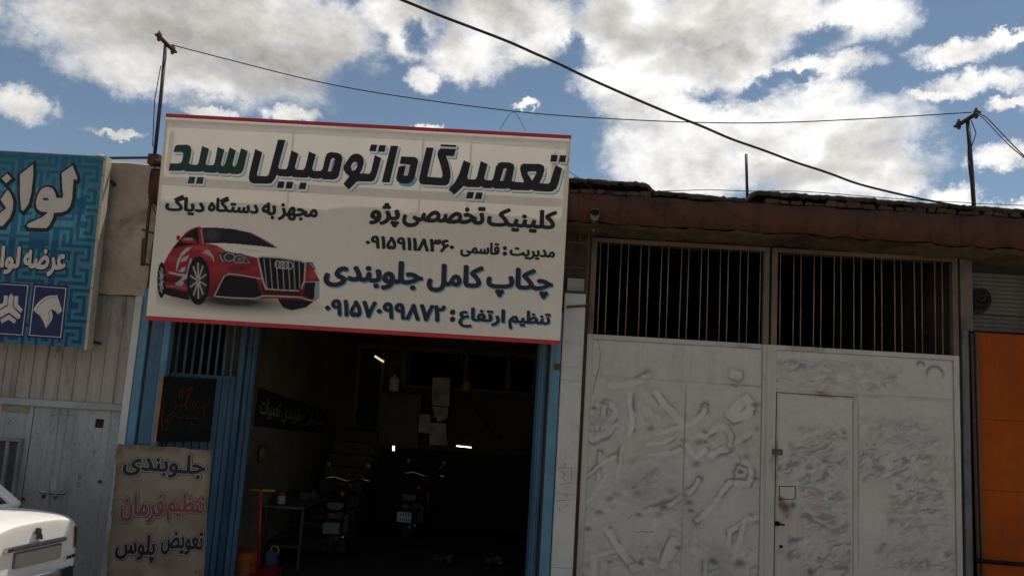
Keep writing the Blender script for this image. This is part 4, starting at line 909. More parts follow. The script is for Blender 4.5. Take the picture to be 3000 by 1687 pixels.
ell(1050, 850, 120, 30, (.08,.01,.012), .6, .8); ell(560, 1130, 160, 40, (.05,.008,.01), .6, .8)
fill([(232,930),(490,960),(490,1020),(240,990)], (.10,.012,.016), .8)
fill([(322,635),(400,540),(480,462),(600,393),(612,480),(615,580),(500,590),(400,612)], DK)
fill([(652,397),(800,397),(1000,415),(1180,455),(1300,520),(1400,580),(1480,630),(1300,608),(1000,578),(820,568),(680,572)], (.022,.020,.028))
ell(760, 480, 90, 60, (.10,.10,.13), .5, .9); line([(1180,455),(1300,515),(1400,570),(1470,622)], REDL, 8)
fill([(620,392),(648,398),(680,572),(635,575)], RED); line([(640,420),(660,570)], (.45,.30,.29), 10)
fill([(412,530),(450,508),(540,505),(570,530),(610,582),(560,582),(470,565),(430,555)], RED); ell(500, 525, 50, 14, (.5,.33,.32), .8, .8); line([(600,583),(480,570)], DK, 5)
fill([(370,490),(400,478),(412,500),(400,535),(370,535)], RED)
hood = (.80,.74,.64)
fill([(690,572),(1000,577),(1300,608),(1480,632),(1700,690),(1815,760),(1800,790),(1600,745),(1270,722),(920,660),(870,620),(790,590)], hood); line([(1100,640),(1300,670)], (.46,.43,.4), 10, .5)
fill([(650,680),(700,640),(745,650),(780,720),(790,790),(750,720),(700,690)], (.47,.42,.40), .85); line([(735,645),(785,720),(800,820)], (.2,.02,.03), 6)
fill([(835,690),(900,668),(1100,690),(1140,708),(1205,808),(1000,792),(850,777)], (.05,.05,.055)); 
for cx, cy, rx, ry in ((955,728,58,44),(1060,750,58,40)): line([(cx+rx*math.cos(a), cy+ry*math.sin(a)) for a in np.linspace(0, 6.28, 20)], (.36,.37,.38), 8)
ell(1065, 752, 22, 16, (.5,.2,.14), .8, .6); line([(850,700),(870,760),(890,775)], (.45,.45,.45), 9); line([(1110,700),(1180,795),(1010,785)], (.3,.3,.3), 6)
fill([(1268,735),(1300,722),(1500,735),(1750,775),(1795,800),(1785,1000),(1735,1108),(1500,1098),(1360,1082),(1330,1000)], (.012,.010,.012))
line([(1268,735),(1300,722),(1500,735),(1750,775),(1795,800),(1785,1000),(1735,1108),(1500,1098),(1360,1082),(1330,1000),(1268,735)], CHR, 13)
for a, b in ((1335,1372),(1402,1432),(1470,1497),(1540,1562),(1605,1626),(1665,1682),(1725,1736)): line([(a,750+(a-1300)*.08),(b,1085)], (.42,.41,.40), 7)
for cx in (1492, 1534, 1576, 1622): line([(cx+33*math.cos(a), 812+(cx-1490)*.1+40*math.sin(a)) for a in np.linspace(0, 6.28, 20)], (.55,.55,.55), 7)
fill([(880,952),(930,930),(1100,945),(1250,968),(1315,1150),(1250,1178),(800,1162),(850,1050)], (.014,.012,.014))
line([(795,1150),(850,1030),(900,935),(950,912),(1100,930),(1305,970)], CHR, 9); line([(800,1160),(1000,1180),(1240,1190),(1330,1160),(1500,1165),(1740,1178),(1850,1215),(1920,1222)], CHR, 10)
fill([(1300,1010),(1345,1090),(1720,1115),(1760,1010),(1740,1160),(1330,1145)], (.06,.012,.014))
fill([(1800,1012),(1905,1012),(1895,1190),(1845,1195),(1770,1150)], (.014,.012,.014)); fill([(1905,1012),(1955,1012),(1950,1190),(1895,1205)], (.30,.38,.43)); line([(1795,1010),(1955,1005)], CHR, 6)
fill([(1825,790),(1872,785),(1912,870),(1850,865)], (.09,.09,.10)); line([(1850,800),(1890,850)], (.4,.4,.4), 7)
fill([(365,880),(375,780),(420,680),(480,622),(552,605),(490,660),(430,720),(400,790),(378,870)], (.50,.47,.45)); fill([(410,780),(440,730),(512,698),(480,762)], (.5,.47,.45)); fill([(390,890),(430,840),(480,825),(460,885)], (.40,.44,.47))
fill([(285,880),(400,905),(480,912),(520,740),(537,735),(530,850),(490,962),(430,990),(360,1020),(450,940),(400,928),(290,902)], (.48,.44,.42)); fill([(355,1010),(440,985),(462,1010),(430,1042),(370,1032)], (.30,.40,.46)); line([(248,1036),(490,1072)], REDL, 9)
def wheel(cx, cy, rx, ry, tr, n, ph):
    ell(cx+tr*.25, cy, rx*1.18+6, ry*1.2, (.010,.010,.011), 1, .05); ell(cx, cy, rx*.92, ry*.92, (.035,.034,.036), 1, .06)
    for k in range(n):
        a = ph+2*math.pi*k/n; line([(cx+rx*.14*math.cos(a), cy+ry*.14*math.sin(a)), (cx+rx*.86*math.cos(a+.08), cy+ry*.86*math.sin(a+.08))], (.50,.49,.47), max(6, rx*.11))
    ell(cx, cy, rx*.16, ry*.13, (.3,.3,.31), 1, .2)
wheel(612, 985, 102, 225, 14, 10, .2); wheel(208, 975, 36, 165, 8, 10, .1)
P = np.zeros(X.shape+(3,))
for j in range(X.shape[0]):
    for i in range(X.shape[1]):
        u, v = SG.h(Z4(X[j, i], Y[j, i])); P[j, i] = (u, v, 0)
keep = (P[..., 0] > .02) & (P[..., 1] > .065)
Pw = SG.c + (P[..., 0:1]-SW/2)*np.array([1, 0, 0]) + (P[..., 1:2]-SH/2)*SG.V + SG.N*.0016
i0 = int(np.argmax(keep.all(0))); j1 = int(len(gys)-np.argmax(keep[::-1].all(1)))
# only cells that carry ink, so that the bare cloth stays one sheet
inked = np.abs(img-CLOTH).max(-1) > .008
cell = inked[:-1, :-1] | inked[1:, :-1] | inked[:-1, 1:] | inked[1:, 1:]; cell &= keep[:-1, :-1] & keep[1:, 1:] & keep[1:, :-1] & keep[:-1, 1:]
idx = np.arange(X.size).reshape(X.shape); fq = np.stack([idx[:-1, :-1], idx[1:, :-1], idx[1:, 1:], idx[:-1, 1:]], -1)[cell]
used = np.unique(fq); remap = -np.ones(X.size, int); remap[used] = np.arange(len(used))
me = bpy.data.meshes.new('car_picture'); me.from_pydata(Pw.reshape(-1, 3)[used].tolist(), [], remap[fq].tolist())
at_ = me.attributes.new('paint', 'FLOAT_COLOR', 'POINT'); cq = np.concatenate([img.reshape(-1, 3)[used], np.ones((len(used), 1))], 1).astype(np.float32); at_.data.foreach_set('color', cq.ravel())
pm = bpy.data.materials.new('sign_print'); pm.use_nodes = True; t = NT(pm.node_tree); b = t.n['Principled BSDF']; an = t.new('ShaderNodeAttribute', attribute_name='paint'); t.l.new(an.outputs['Color'], b.inputs['Base Color']); b.inputs['Roughness'].default_value = .62; b.inputs['Specular IOR Level'].default_value = .25; fabric(t, b, an.outputs['Color'], .26)
link('car_picture', me, pm, sg, fix=False)

# ================================================================ blue spare-parts sign at the left
QW, QH = 3.2, 2.0; qx1 = -4.510; qz0 = 2.192; QY = -.25
def blue_h(p):
    P = A3(p[0], p[1], QY); v = P[2]-qz0; return np.array([P[0]-(qx1-QW) + (v-QH/2)*.032, v])
class Lean(Board):
    def p(s, u, v, w=0.0): return Board.p(s, u, v, w) + np.array([-(v-s.H/2)*.032, 0, 0])
QS = Lean((qx1-QW/2, QY, qz0+QH/2), QW, QH, h=blue_h)
qs = thing('shop_sign', 'blue spare parts sign with white lettering and two emblem boxes, far left', 'sign', (qx1-QW/2, QY, 2.2))
motif = ["111110111011","100010101010","101110101110","101000100000","101111111110","100000000010","111111101010","000000101010","111110101010","100010101110","101110100000","101000111111"]
cs = .0345; nx, nz = int(QW/cs), int(QH/cs)
P = np.zeros((nz+1, nx+1, 3)); colr = np.zeros((nz, nx, 3))
for j in range(nz+1):
    for i in range(nx+1): P[j, i] = QS.p(QW*i/nx, QH*j/nz, 0)
for j in range(nz):
    for i in range(nx):
        ii, jj = (nx-1-i), j; a, b = ii % 26, jj % 24
        a = a if a < 12 else (23-a if a < 24 else -1); b = b if b < 12 else 23-b
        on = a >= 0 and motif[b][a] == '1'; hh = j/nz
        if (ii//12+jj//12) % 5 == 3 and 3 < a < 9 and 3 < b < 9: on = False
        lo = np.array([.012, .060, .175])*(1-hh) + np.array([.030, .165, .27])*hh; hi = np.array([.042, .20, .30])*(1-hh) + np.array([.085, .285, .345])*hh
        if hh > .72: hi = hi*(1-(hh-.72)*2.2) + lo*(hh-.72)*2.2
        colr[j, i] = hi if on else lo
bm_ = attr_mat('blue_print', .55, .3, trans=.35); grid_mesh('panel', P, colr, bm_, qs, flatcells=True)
e = MB(); QS.slab(e, QW-.0005, QW+.028, -.02, QH+.01, -.10, .002); e.build('edge_trim', mat('cream_trim', (.40, .36, .30), (.32, .28, .23), 4, .7, stain=(.12, .09, .06), samt=.6), qs)
QS.slab(MB(), 0, QW-.001, QH+.0, QH+.008, -.10, .0).build('top_trim', MATS['cream_trim'], qs)
for a in ((0, QW, QH-.06, QH-.02, -.06, -.02), (0, QW, .02, .06, -.06, -.02), (QW-.05, QW-.01, .07, QH-.07, -.06, -.02), (0, QW, 1.02, 1.06, -.06, -.02), (QW-1.6, QW-1.56, .07, QH-.07, -.06, -.02)): QS.slab(MB(), *a).build('frame_bar', rust, qs)
MB().bar(QS.p(QW-.05, QH-.06, -.06), (qx1-.02, .0, 3.95), .03).build('bracket', rust, qs); MB().bar(QS.p(QW-.03, .08, -.06), (qx1+.02, .05, qz0+.06), .03).build('bracket', dark_steel, qs)
for vv in np.arange(.1, QH, .17): MB().lathe([(.006, 0), (.006, .004)], QS.p(QW+.012, vv, .005), 'Y', 6).build('screw', rust, qs)
cap = A(253, 390, -.2); MB().lathe([(.045, 0), (.05, .015), (.03, .03)], (cap[0], -.2, 4.195), 'Z', 10).build('cap', MATS['cream_trim'], qs)
ZA = lambda x, y: (x*.2209, 440+y*.2209)
ZB = lambda x, y: (x*.2208, 720+y*.2208)
cream_ink = flat('cream_ink', (.50, .455, .40), .6)
LW = [[(822,305),(965,205),(1028,370),(1020,395),(978,385),(960,640),(935,740),(890,800),(820,828),(720,830),(705,900),(660,990),(620,1035),(380,1028),(355,1000),(375,975),(560,890),(640,825),(540,815),(490,770),(478,700),(500,600),(550,520),(600,492),(640,487),(700,510),(735,570),(750,635),(820,638),(842,610),(830,500)], [(565,650),(600,630),(640,640),(655,668),(600,672)],
  [(268,325),(440,190),(445,320),(420,560),(380,720),(310,808),(285,790),(268,600)], [(10,655),(105,525),(150,590),(180,680),(170,800),(130,900),(40,1005),(-150,1010),(-120,960),(0,840),(85,770)], [(20,375),(100,315),(158,378),(85,442)]]
QS.shapes(qs, LW, ink, .0020, .030, (.006, -.010), conv=ZA); QS.shapes(qs, LW, cream_ink, .0040, 0, conv=ZA)
for word, pts in (('عرضه', ((312,200),(885,170),(565,40),(650,410))), ('لوا', ((5,200),(285,60),(70,0),(90,380)))):
    bx = QS.fit(ZB, *pts); QS.lettering(qs, word, bx, ink, .0026, .05, .04, (.003, -.004)); QS.lettering(qs, word, bx, cream_ink, .0046, 0, .04)
navy_box = flat('navy_box', (.012, .018, .075), .55)
for quad in ([(440,500),(910,530),(835,1245),(360,1215)], [(-60,475),(405,505),(325,1215),(-140,1190)]): QS.shapes(qs, [quad], navy_box, .0020, conv=ZB, name='emblem_box')
for quad in ([(465,530),(885,560),(812,1218),(385,1188)], [(-40,500),(382,523),(302,1188),(-115,1160)]):
    c = np.mean(quad, 0); inner = [tuple(c+(np.array(q)-c)*np.array([.945, .972])) for q in quad]; QS.shapes(qs, [quad, inner], cream_ink, .0034, conv=ZB, name='emblem_border')
QS.shapes(qs, [[(445,850),(470,805),(500,762),(540,722),(580,693),(620,672),(660,660),(730,657),(765,652),(768,680),(790,740),(805,790),(828,860),(805,885),(780,902),(758,900),(742,872),(715,852),(690,842),(680,838),(690,870),(702,915),(700,950),(688,985),(655,1040),(612,1097),(600,1060),(580,1010),(555,965),(525,920),(480,885)]], cream_ink, .0034, conv=ZB, name='horse_emblem')
mln = MB()
for st in ([(490,880),(500,830),(530,780),(580,730),(640,695),(700,680),(740,680)], [(675,840),(655,870),(650,900),(660,940),(655,990),(640,1040),(618,1085)], [(760,880),(775,892)]): mln.tube([QS.p(*QS.h(ZB(*k)), .0036) for k in st], .0022, 4)
mln.build('emblem_line', navy_box, qs)
QS.shapes(qs, [[(58,658),(107,662),(100,780),(-20,850),(-40,800),(45,755)], [(118,680),(152,630),(183,680),(172,812),(272,915),(270,955),(235,970),(125,885),(10,950),(-60,940),(-50,880),(105,800)], [(195,665),(245,667),(240,775),(305,845),(280,890),(185,808)], [(125,910),(218,990),(195,1032),(118,980),(25,1030),(10,975)]], cream_ink, .0034, conv=ZB, name='arrow_emblem')

# ================================================================ poles and wires
def pole(label, base, top, r, ydir):
    t = thing('roof_pole', label, 'pole', base, 'steel wire poles on the roof')
    b, tp = Vector(base), Vector(top); MB().tube([b, b+(tp-b)*.5+Vector((.004, 0, 0)), tp], r, 10).build('shaft', dark_steel, t, smooth=True)
    a0, a1 = tp+Vector((-.01*ydir, -.19, .02)), tp+Vector((.02*ydir, .19, -.005)); arm = MB().bar(a0, a1, .045, .02).build('cross_arm', rust, t)
    for k in (.12, .85):
        p = a0.lerp(a1, k); MB().lathe([(.012, -.05), (.022, -.03), (.016, -.005), (.028, .005), (.026, .03), (.012, .045), (.014, .06)], p, 'Z', 10).build('insulator', mat('brown_porcelain', (.06, .035, .03), None, 8, .3), t, smooth=True)
    MB().tube([tp+Vector((.01, -.05, -.02)), tp+Vector((.05, -.06, -.16)), tp+Vector((r, -.02, -.3))], .005, 6).build('jumper_wire', rubber, t)
    MB().tube([b+(tp-b)*.8+Vector((-.02, -.02, 0)), b+(tp-b)*.5+Vector((-.045, -.03, 0)), b+(tp-b)*.1+Vector((-.02, -.02, 0))], .005, 6).build('down_wire', rubber, t)
    return t, a0, a1
PLt, l0, l1 = pole('rusty pole standing at the left end of the big sign', A(388, 400, -.15), A(417, 112, -.15), .019, 1)
PRt, r0, r1 = pole('dark pole on the roof edge near the right side', A(2450, 520, -.2), A(2434, 303, -.2), .021, -1)
# bracket that carries the left pole
bk = MB(); c = A(390, 402, -.15)
bk.box(c[0]-.055, c[0]+.06, -.20, -.09, c[2]-.06, c[2]+.05); bk.box(c[0]-.05, c[0]+.11, -.12, -.06, c[2]-.36, c[2]-.09)
bk.bar(A(386, 430, -.14), A(361, 662, -.14), .024); bk.bar(A(358, 578, -.15), A(402, 592, -.2), .022); bk.bar(A(362, 600, -.13), A(358, 668, -.13), .03); bk.bar(A(358, 662, -.13), A(395, 672, -.13), .03)
bk.build('bracket', rust, PLt); bk = MB().lathe([(.03, 0), (.085, .02), (.09, .05), (.03, .06)], A(392, 487, -.10), 'Y', 12); bk.build('lamp_disc', rust, PLt)
MB().tube([A(402, 400, -.16), A(378, 440, -.17), A(375, 480, -.17), A(384, 520, -.17), A(402, 560, -.18), A(405, 575, -.2)], .005, 6).build('loose_wire', rubber, PLt)
MB().bar(A(266, 398, -.1), A(385, 397, -.12), .022).build('stay_rod', dark_steel, PLt)
sp_ = MB().tube([A(1880, 500, FY+.06), A(1877, 388, FY+.06)], .015, 8); tag(sp_.build('steel_stub', dark_steel, None, smooth=True), 'bare steel stub standing up from the roof edge', 'pole')
def smoothpts(pts, n=5):
    P_ = [Vector(p) for p in pts]; out = []
    for i in range(len(P_)-1):
        p0, p1, p2, p3 = P_[max(i-1, 0)], P_[i], P_[i+1], P_[min(i+2, len(P_)-1)]
        for k in range(n):
            t = k/n; out.append(.5*((2*p1)+(-p0+p2)*t+(2*p0-5*p1+4*p2-p3)*t*t+(-p0+3*p1-3*p2+p3)*t**3))
    return out+[P_[-1]]
def wire(name, label, pts, r, n=6):
    return tag(MB().tube(smoothpts(pts), r, n).build(name, rubber, None, smooth=True), label, 'wire')
wp_ = [(430,113),(600,157),(800,206),(1000,242),(1290,280),(1500,297),(1740,308),(1950,309),(2200,298),(2445,283)]
wire('overhead_wire', 'thin wire strung between the two roof poles above the big sign', [A(x, y, -.3-.05*i/9) for i, (x, y) in enumerate(wp_)], .0055)
ck = [(820,-70),(915,-36),(1010,0),(1100,37),(1200,75),(1280,106),(1350,137),(1410,163),(1480,197),(1600,250),(1700,292),(1770,320),(1840,350),(1920,378),(2000,408),(2080,434),(2160,463),(2260,488),(2330,503),(2400,516),(2450,524)]
wire('power_cable', 'thick black cable sweeping down across the sky to the right pole', [A(x, y, -3.2+2.95*(i/(len(ck)-1))**.8) for i, (x, y) in enumerate(ck)], .0115, 8)
wire('overhead_wire', 'pair of slack wires leaving the right pole toward the right edge', [A(x, y, -.4-.3*k) for k, (x, y) in enumerate([(2455,284),(2480,295),(2510,325),(2545,362),(2580,396),(2640,450)])], .006)
wire('overhead_wire', 'lower slack wire falling away right of the right pole', [A(x, y, -.4-.32*k) for k, (x, y) in enumerate([(2455,286),(2476,300),(2506,332),(2540,367),(2578,399),(2640,458)])], .005)
wire('roof_wire', 'thin wire lying along the top of the roof edge', [A(x, y, FY-.03) for x, y in [(1640,482),(1700,480),(1790,478),(1880,481),(1990,481),(2080,486),(2200,496),(2300,503),(2400,508),(2470,513),(2500,514),(2600,518)]], .004)
wire('sign_stay', 'thin stay wires rising from the top of the big sign', [A(1258, 326, -.42), A(1292, 282, -.33), A(1322, 330, -.42)], .0028)
wire('roof_wire', 'short thin wire drooping from the sign edge to the roof', [A(1432, 432, -.35), A(1452, 445, -.33), A(1475, 462, -.30), A(1492, 480, -.28)], .003)

# ================================================================ white car
ca = math.radians(77); cn = np.array([math.sin(ca), -math.cos(ca), 0]); cr = np.array([math.cos(ca), math.sin(ca), 0])
dB = ray3(108, 1560); CP = CAM + dB*((-1.85-CAM[1])/dB[1]); CP = np.array([CP[0], CP[1], 0])
def W_(x, y, z): return CP + cr*x - cn*y + np.array([0, 0, GZ+z])     # car metres: right, forward, up
def rear(x, y, off=0.0):
    d = ray3(x, y); t = ((CP+cn*off-CAM)@cn)/(d@cn); p = CAM+d*t; return (p-CP)@cr, p[2]-GZ
zc = lambda x, y: (x*.3016, 1250+y*.3016)
te = rear(*zc(400, 918))[1]                                            # trunk edge height
car = thing('parked_car', 'white sedan parked at the left edge, tail end showing', 'car', tuple(CP+np.array([0, 0, GZ])))
car_white = mat('car_white', (.80, .78, .74), (.77, .75, .71), 2, .28, .5, stain=(.4, .36, .3), samt=.25)
glass = mat('car_glass', (.02, .022, .025), None, 3, .08, .6)
bR = rear(*zc(738, 1050))[0]+.045                                           # where the body turns away
bD = bR; bR = bR+.035
st = [(0.0, bR-.09, te-.012, .30), (.006, bR-.07, te-.006, .27), (.02, bR-.035, te+.0, .26), (.06, bR, te+.004, .24), (.14, bR+.06, te+.012, .22), (.35, bR+.13, te+.015, .22), (.7, bR+.2, te+.0, .22), (1.1, .80, te-.02, .22), (2.0, .82, te-.03, .22), (3.0, .81, te-.06, .22), (3.6, .79, te-.14, .22), (4.0, .72, te-.24, .24), (4.15, .6, te-.34, .28)]
v = []; f = []; NP = 0
for cy, w, zt, zb in st:
    half = [(0, zb), (w*.8, zb), (w*.97, zb+.10), (w, zb+(zt-zb)*.5), (w*.99, zt-.17), (w*.945, zt-.085), (w*.80, zt-.022), (w*.5, zt+.004), (0, zt+.010)]
    ring = half + [(-x, z) for x, z in half[-2:0:-1]]; NP = len(ring); v += [W_(x, cy, z) for x, z in ring]
for i in range(len(st)-1):
    for k in range(NP): f.append((i*NP+k, i*NP+(k+1) % NP, (i+1)*NP+(k+1) % NP, (i+1)*NP+k))
f += [tuple(range(NP)), tuple(range((len(st)-1)*NP, len(st)*NP))]
body = MB().add(v, f).build('body', car_white, car, smooth=True)
sd = body.modifiers.new('s', 'SUBSURF'); sd.levels = 2; sd.render_levels = 2
bR = bD
# greenhouse: roof, pillars, glass
gb = [(-.60, .84), (.60, .84), (.66, 3.0), (-.66, 3.0)]; gt = [(-.50, 1.52), (.50, 1.52), (.50, 2.35), (-.50, 2.35)]; zb_, zt_ = te-.03, te+.40
gv = [W_(x, y, zb_) for x, y in gb] + [W_(x, y, zt_) for x, y in gt]
MB().add(gv, [(0,1,5,4),(1,2,6,5),(2,3,7,6),(3,0,4,7)]).build('window_glass', glass, car)
MB().add([W_(x*1.03, y, zt_) for x, y in gt] + [W_(x*.8, y, zt_+.045) for x, y in gt], [(0,1,5,4),(1,2,6,5),(2,3,7,6),(3,0,4,7),(4,5,6,7),(3,2,1,0)]).build('roof', car_white, car, bevel=.01)
for i in range(4): MB().bar(gv[i], gv[i+4], .10, .06).build('pillar', car_white, car, bevel=.012)
MB().bar(W_(-.60, .82, zb_+.02), W_(.60, .82, zb_+.02), .05, .03).build('rear_shelf', car_white, car, bevel=.008)
# tail: lid seam, garnish, plate, lamp, badge, bumper
def on_tail(mb, x0, x1, z0, z1, o0, o1): return mb.add([W_(x, -o, z) for o in (o0, o1) for z in (z0, z1) for x in (x0, x1)], BF)
sL, sR = rear(*zc(52, 1190)), rear(*zc(628, 1086)); pL, pR = rear(*zc(127, 1260)), rear(*zc(570, 1260)); pz1, pz0 = rear(*zc(350, 1140))[1], rear(*zc(350, 1395))[1]
on_tail(MB(), sL[0], sR[0], sL[1]-.022, sL[1]+.010, -.02, .030).build('garnish', mat('garnish_grey', (.09, .085, .09), (.06, .058, .06), 20, .35), car, bevel=.008)
on_tail(MB(), sL[0]-.02, sL[0]+.035, sL[1]-.02, sL[1]+.01, .0, .045).build('chrome_tip', chrome, car, bevel=.006)
on_tail(MB(), pL[0], pR[0], pz0+.06, pz1-.03, -.02, .022).build('number_plate', flat('blank_plate', (.16, .155, .145), .5), car, bevel=.004)
lt, lb = rear(*zc(690, 965)), rear(*zc(718, 1178))
MB().add([W_(bR-.062, -.022, lb[1]), W_(bR-.085, -.020, lt[1]+.01), W_(bR-.002, .030, lt[1]-.03), W_(bR+.022, .040, lb[1]+.03), W_(bR-.03, .03, lb[1]), W_(bR-.055, .03, lt[1]), W_(bR, .10, lt[1]-.01), W_(bR, .10, lb[1]+.02)], [(0,1,2,3),(0,4,5,1),(1,5,6,2),(2,6,7,3),(3,7,4,0),(4,7,6,5)]).build('tail_light', mat('lamp_red', (.12, .018, .016), (.08, .014, .012), 8, .2, .5), car, bevel=.008)
LION = [(335,985),(352,975),(378,980),(386,1000),(380,1020),(392,1045),(396,1085),(386,1090),(378,1062),(368,1058),(362,1085),(345,1090),(343,1080),(356,1068),(356,1042),(335,1045),(330,1035),(345,1028),(343,1018),(322,1020),(325,1008),(342,1005)]
lv = [rear(*zc(x, y)) for x, y in LION]; n = len(lv)
MB().add([W_(x, -.004, z) for x, z in lv] + [W_(x, -.022, z) for x, z in lv], [tuple(range(n)), tuple(range(n, 2*n))] + [(i, (i+1) % n, n+(i+1) % n, n+i) for i in range(n)]).build('lion_badge', mat('badge_chrome', (.12, .11, .10), (.3, .29, .27), 40, .3, .5, metal=.8), car)
for x0, x1, zz in ((618, 665, 1262), (690, 720, 1248)):
    a, b = rear(*zc(x0, zz)), rear(*zc(x1, zz)); MB().add([W_(x, -.03 if x0 < 650 else -.01, z) for z in (a[1]-.014, a[1]+.012) for x in (a[0], b[0])], [(0, 1, 3, 2)]).build('model_mark', dark_steel, car)
bz = rear(*zc(650, 1352))[1]; bp = []
prof = [(-bR-.02, .16), (-bR, .05), (-bR+.1, -.05), (0, -.09), (bR-.1, -.05), (bR+.01, .03), (bR+.06, .16), (bR+.14, .6)]
MB().add([W_(x, y, z) for z in (.20, .30, bz-.015, bz) for x, y in [(a, b+(.03 if z in (.20, bz) else 0)) for a, b in prof]], [(r*8+i, r*8+i+1, (r+1)*8+i+1, (r+1)*8+i) for r in range(3) for i in range(7)]).build('bumper', mat('bumper_black', (.03, .03, .032), None, 5, .55), car, smooth=True)
for sx in (-1, 1):
    for cy in (.85, 3.35):
        c = W_(sx*.70, cy, .30); wv = MB(); base = MB().torus((0, 0, 0), .225, .075, 'X', 24, 10)
        def tr(mb_): return [c + cr*p[0] - cn*p[1] + np.array([0, 0, p[2]]) for p in mb_.v]
        wh = MB().add(tr(base), base.f).build('wheel', rubber, car, smooth=True)
        rim = MB().lathe([(.02, -.05), (.2, -.05), (.2, .05), (.02, .05)], (0, 0, 0), 'X', 20); MB().add(tr(rim), rim.f).build('rim', galv, wh)

# ================================================================ things inside the workshop
tube_w = emit('tube_white', (1.0, .98, .93), 3.0); tube_y = emit('tube_yellow', (.9, .75, .45), .9)
def lamp(label, a, b, m, r=.016):
    t = thing('fluorescent_lamp', label, 'lamp', tuple(a), 'lamps inside the workshop'); a, b = Vector(a), Vector(b)
    MB().tube([a, b], r, 8).build('glowing_tube', m, t, smooth=True); MB().bar(a+Vector((0, .03, .03)), b+Vector((0, .03, .03)), .05, .03).build('fitting', dark_wall, t)
lamp('yellowish tube lamp seen through the upper doorway', A(944, 896, 5.3), A(964, 909, 5.15), tube_y, .02)
lamp('short white lamp glowing low at the back', A(990, 1121, 5.2), A(990, 1133, 5.2), tube_w, .019)
lamp('white tube lamp right of the metal duct', A(1148, 1121, 5.0), A(1186, 1125, 5.0), tube_w, .009)
# folded sheet metal duct
du = thing('air_duct', 'creased galvanised air duct hanging at the back of the workshop', 'duct', tuple(A(1105, 1120, 5.0)))
def quadprism(pts, Y0, Y1): return MB().add([(p[0], Y0, p[2]) for p in pts] + [(p[0], Y1, p[2]) for p in pts], [(0,1,2,3),(7,6,5,4),(0,4,5,1),(1,5,6,2),(2,6,7,3),(3,7,4,0)])
galv_d = mat('duct_sheet', (.30, .26, .21), (.16, .14, .115), 4, .5, .4, .1, 10)
for q in ([(1088,948),(1133,950),(1130,1022),(1086,1018)], [(1086,1022),(1128,1024),(1126,1050),(1102,1062),(1084,1058)][:4], [(1082,1062),(1122,1064),(1124,1120),(1080,1118)], [(1050,1040),(1082,1042),(1082,1090),(1050,1088)]):
    quadprism([A(*k, 5.0) for k in q], 5.0, 5.3).build('section', galv_d, du, bevel=.01)
MB().add([A(1080,1118,4.985), A(1103,1084,4.95), A(1124,1120,4.985)], [(0,1,2)]).build('crease', galv_d, du); MB().add([A(1086,1050,4.985), A(1108,1030,4.94), A(1124,1046,4.985)], [(0,1,2)]).build('crease', galv_d, du)
# white jug on the ledge
jp = A(990, 985, 5.2); jg = thing('plastic_jug', 'white plastic jug hanging near the upper doorway', 'jug', tuple(jp))
MB().lathe([(.02, 0), (.085, .01), (.09, .04), (.09, .20), (.07, .24), (.03, .255), (.028, .275)], jp, 'Z', 16).build('body', flat('milky_plastic', (.55, .52, .50), .4), jg, smooth=True)
MB().lathe([(.03, .276), (.03, .30), (.01, .305)], jp, 'Z', 10).build('cap', flat('jug_cap', (.4, .38, .36), .5), jg)
# dark cabinet and air hose
cb = thing('tool_cabinet', 'dark steel cabinet standing left of the metal duct', 'cabinet', (-2.1, 5.2, 1.0)); box('body', mat('cabinet_dark', (.035, .03, .028), None, 4, .5), cb, -2.42, -1.70, 5.0, 5.42, 1.02, 1.88, bevel=.01); box('door', mat('cabinet_door', (.045, .04, .037), None, 4, .5), cb, -2.38, -1.74, 4.985, 4.998, 1.06, 1.84, bevel=.006)
wire('air_hose', 'dark hose slanting down across the back wall', [A(x, y, 5.1) for x, y in ((1165, 990), (1180, 1010), (1210, 1050), (1240, 1085), (1262, 1100))], .03)
hk = thing('chain_hoist', 'orange chain hoist hanging below the big sign', 'hoist', tuple(A(1168, 950, 3.0))); MB().tube([A(1158, 865, 3.0), A(1162, 905, 3.0), A(1168, 945, 3.0)], .008, 6).build('chain', rust, hk)
MB().lathe([(.02, 0), (.06, .02), (.07, .10), (.05, .16), (.02, .18)], A(1173, 985, 3.0), 'Z', 10).build('body', mat('hoist_orange', (.20, .06, .02), None, 6, .5), hk, smooth=True)
# painted writing banner on the left wall
WB = thing('wall_banner', 'black banner with white writing on the workshop left wall', 'banner', (-2.99, 2.4, 1.2))
def wallp(u, v, w=0): return np.array([-3.215+w, 1.35+u*3.45, 1.42-.27*u+v*(.46-.09*u)])
MB().add([wallp(u, v, w) for w in (0, .008) for v in (0, 1) for u in (0, 1)], BF).build('cloth', flat('black_cloth', (.016, .014, .014), .9), WB)
for word, u0, u1 in (('مکانیکی', .62, .95), ('جلوبندی', .30, .58), ('تعمیرات', .04, .27)):
    Vt, ft_ = word_mesh(''.join(c for c in word if c in J), .03); mn, mx = Vt.min(0), Vt.max(0)
    me = bpy.data.meshes.new('lettering'); me.from_pydata([wallp(u1-(1-(q[0]-mn[0])/(mx[0]-mn[0]))*(u1-u0), .2+.6*(q[1]-mn[1])/(mx[1]-mn[1]), .010+q[2]) for q in Vt], [], ft_); link('lettering', me, flat('grey_print', (.22, .21, .20), .8), WB, fix=False)
# round hub cap on the wall
hc = thing('wheel_cover', 'round metal wheel cover hung on the workshop left wall', 'wheel cover', (-3.19, 1.67, 1.07)); MB().torus((-3.18, 1.67, 1.07), .10, .016, 'X', 24, 8).build('rim', mat('rusty_ring', (.16, .075, .035), None, 9, .6), hc, smooth=True); MB().lathe([(.09, 0), (.085, .015), (.03, .03), (.01, .032)], (-3.205, 1.67, 1.07), 'X', 20).build('disc', galv, hc, smooth=True)
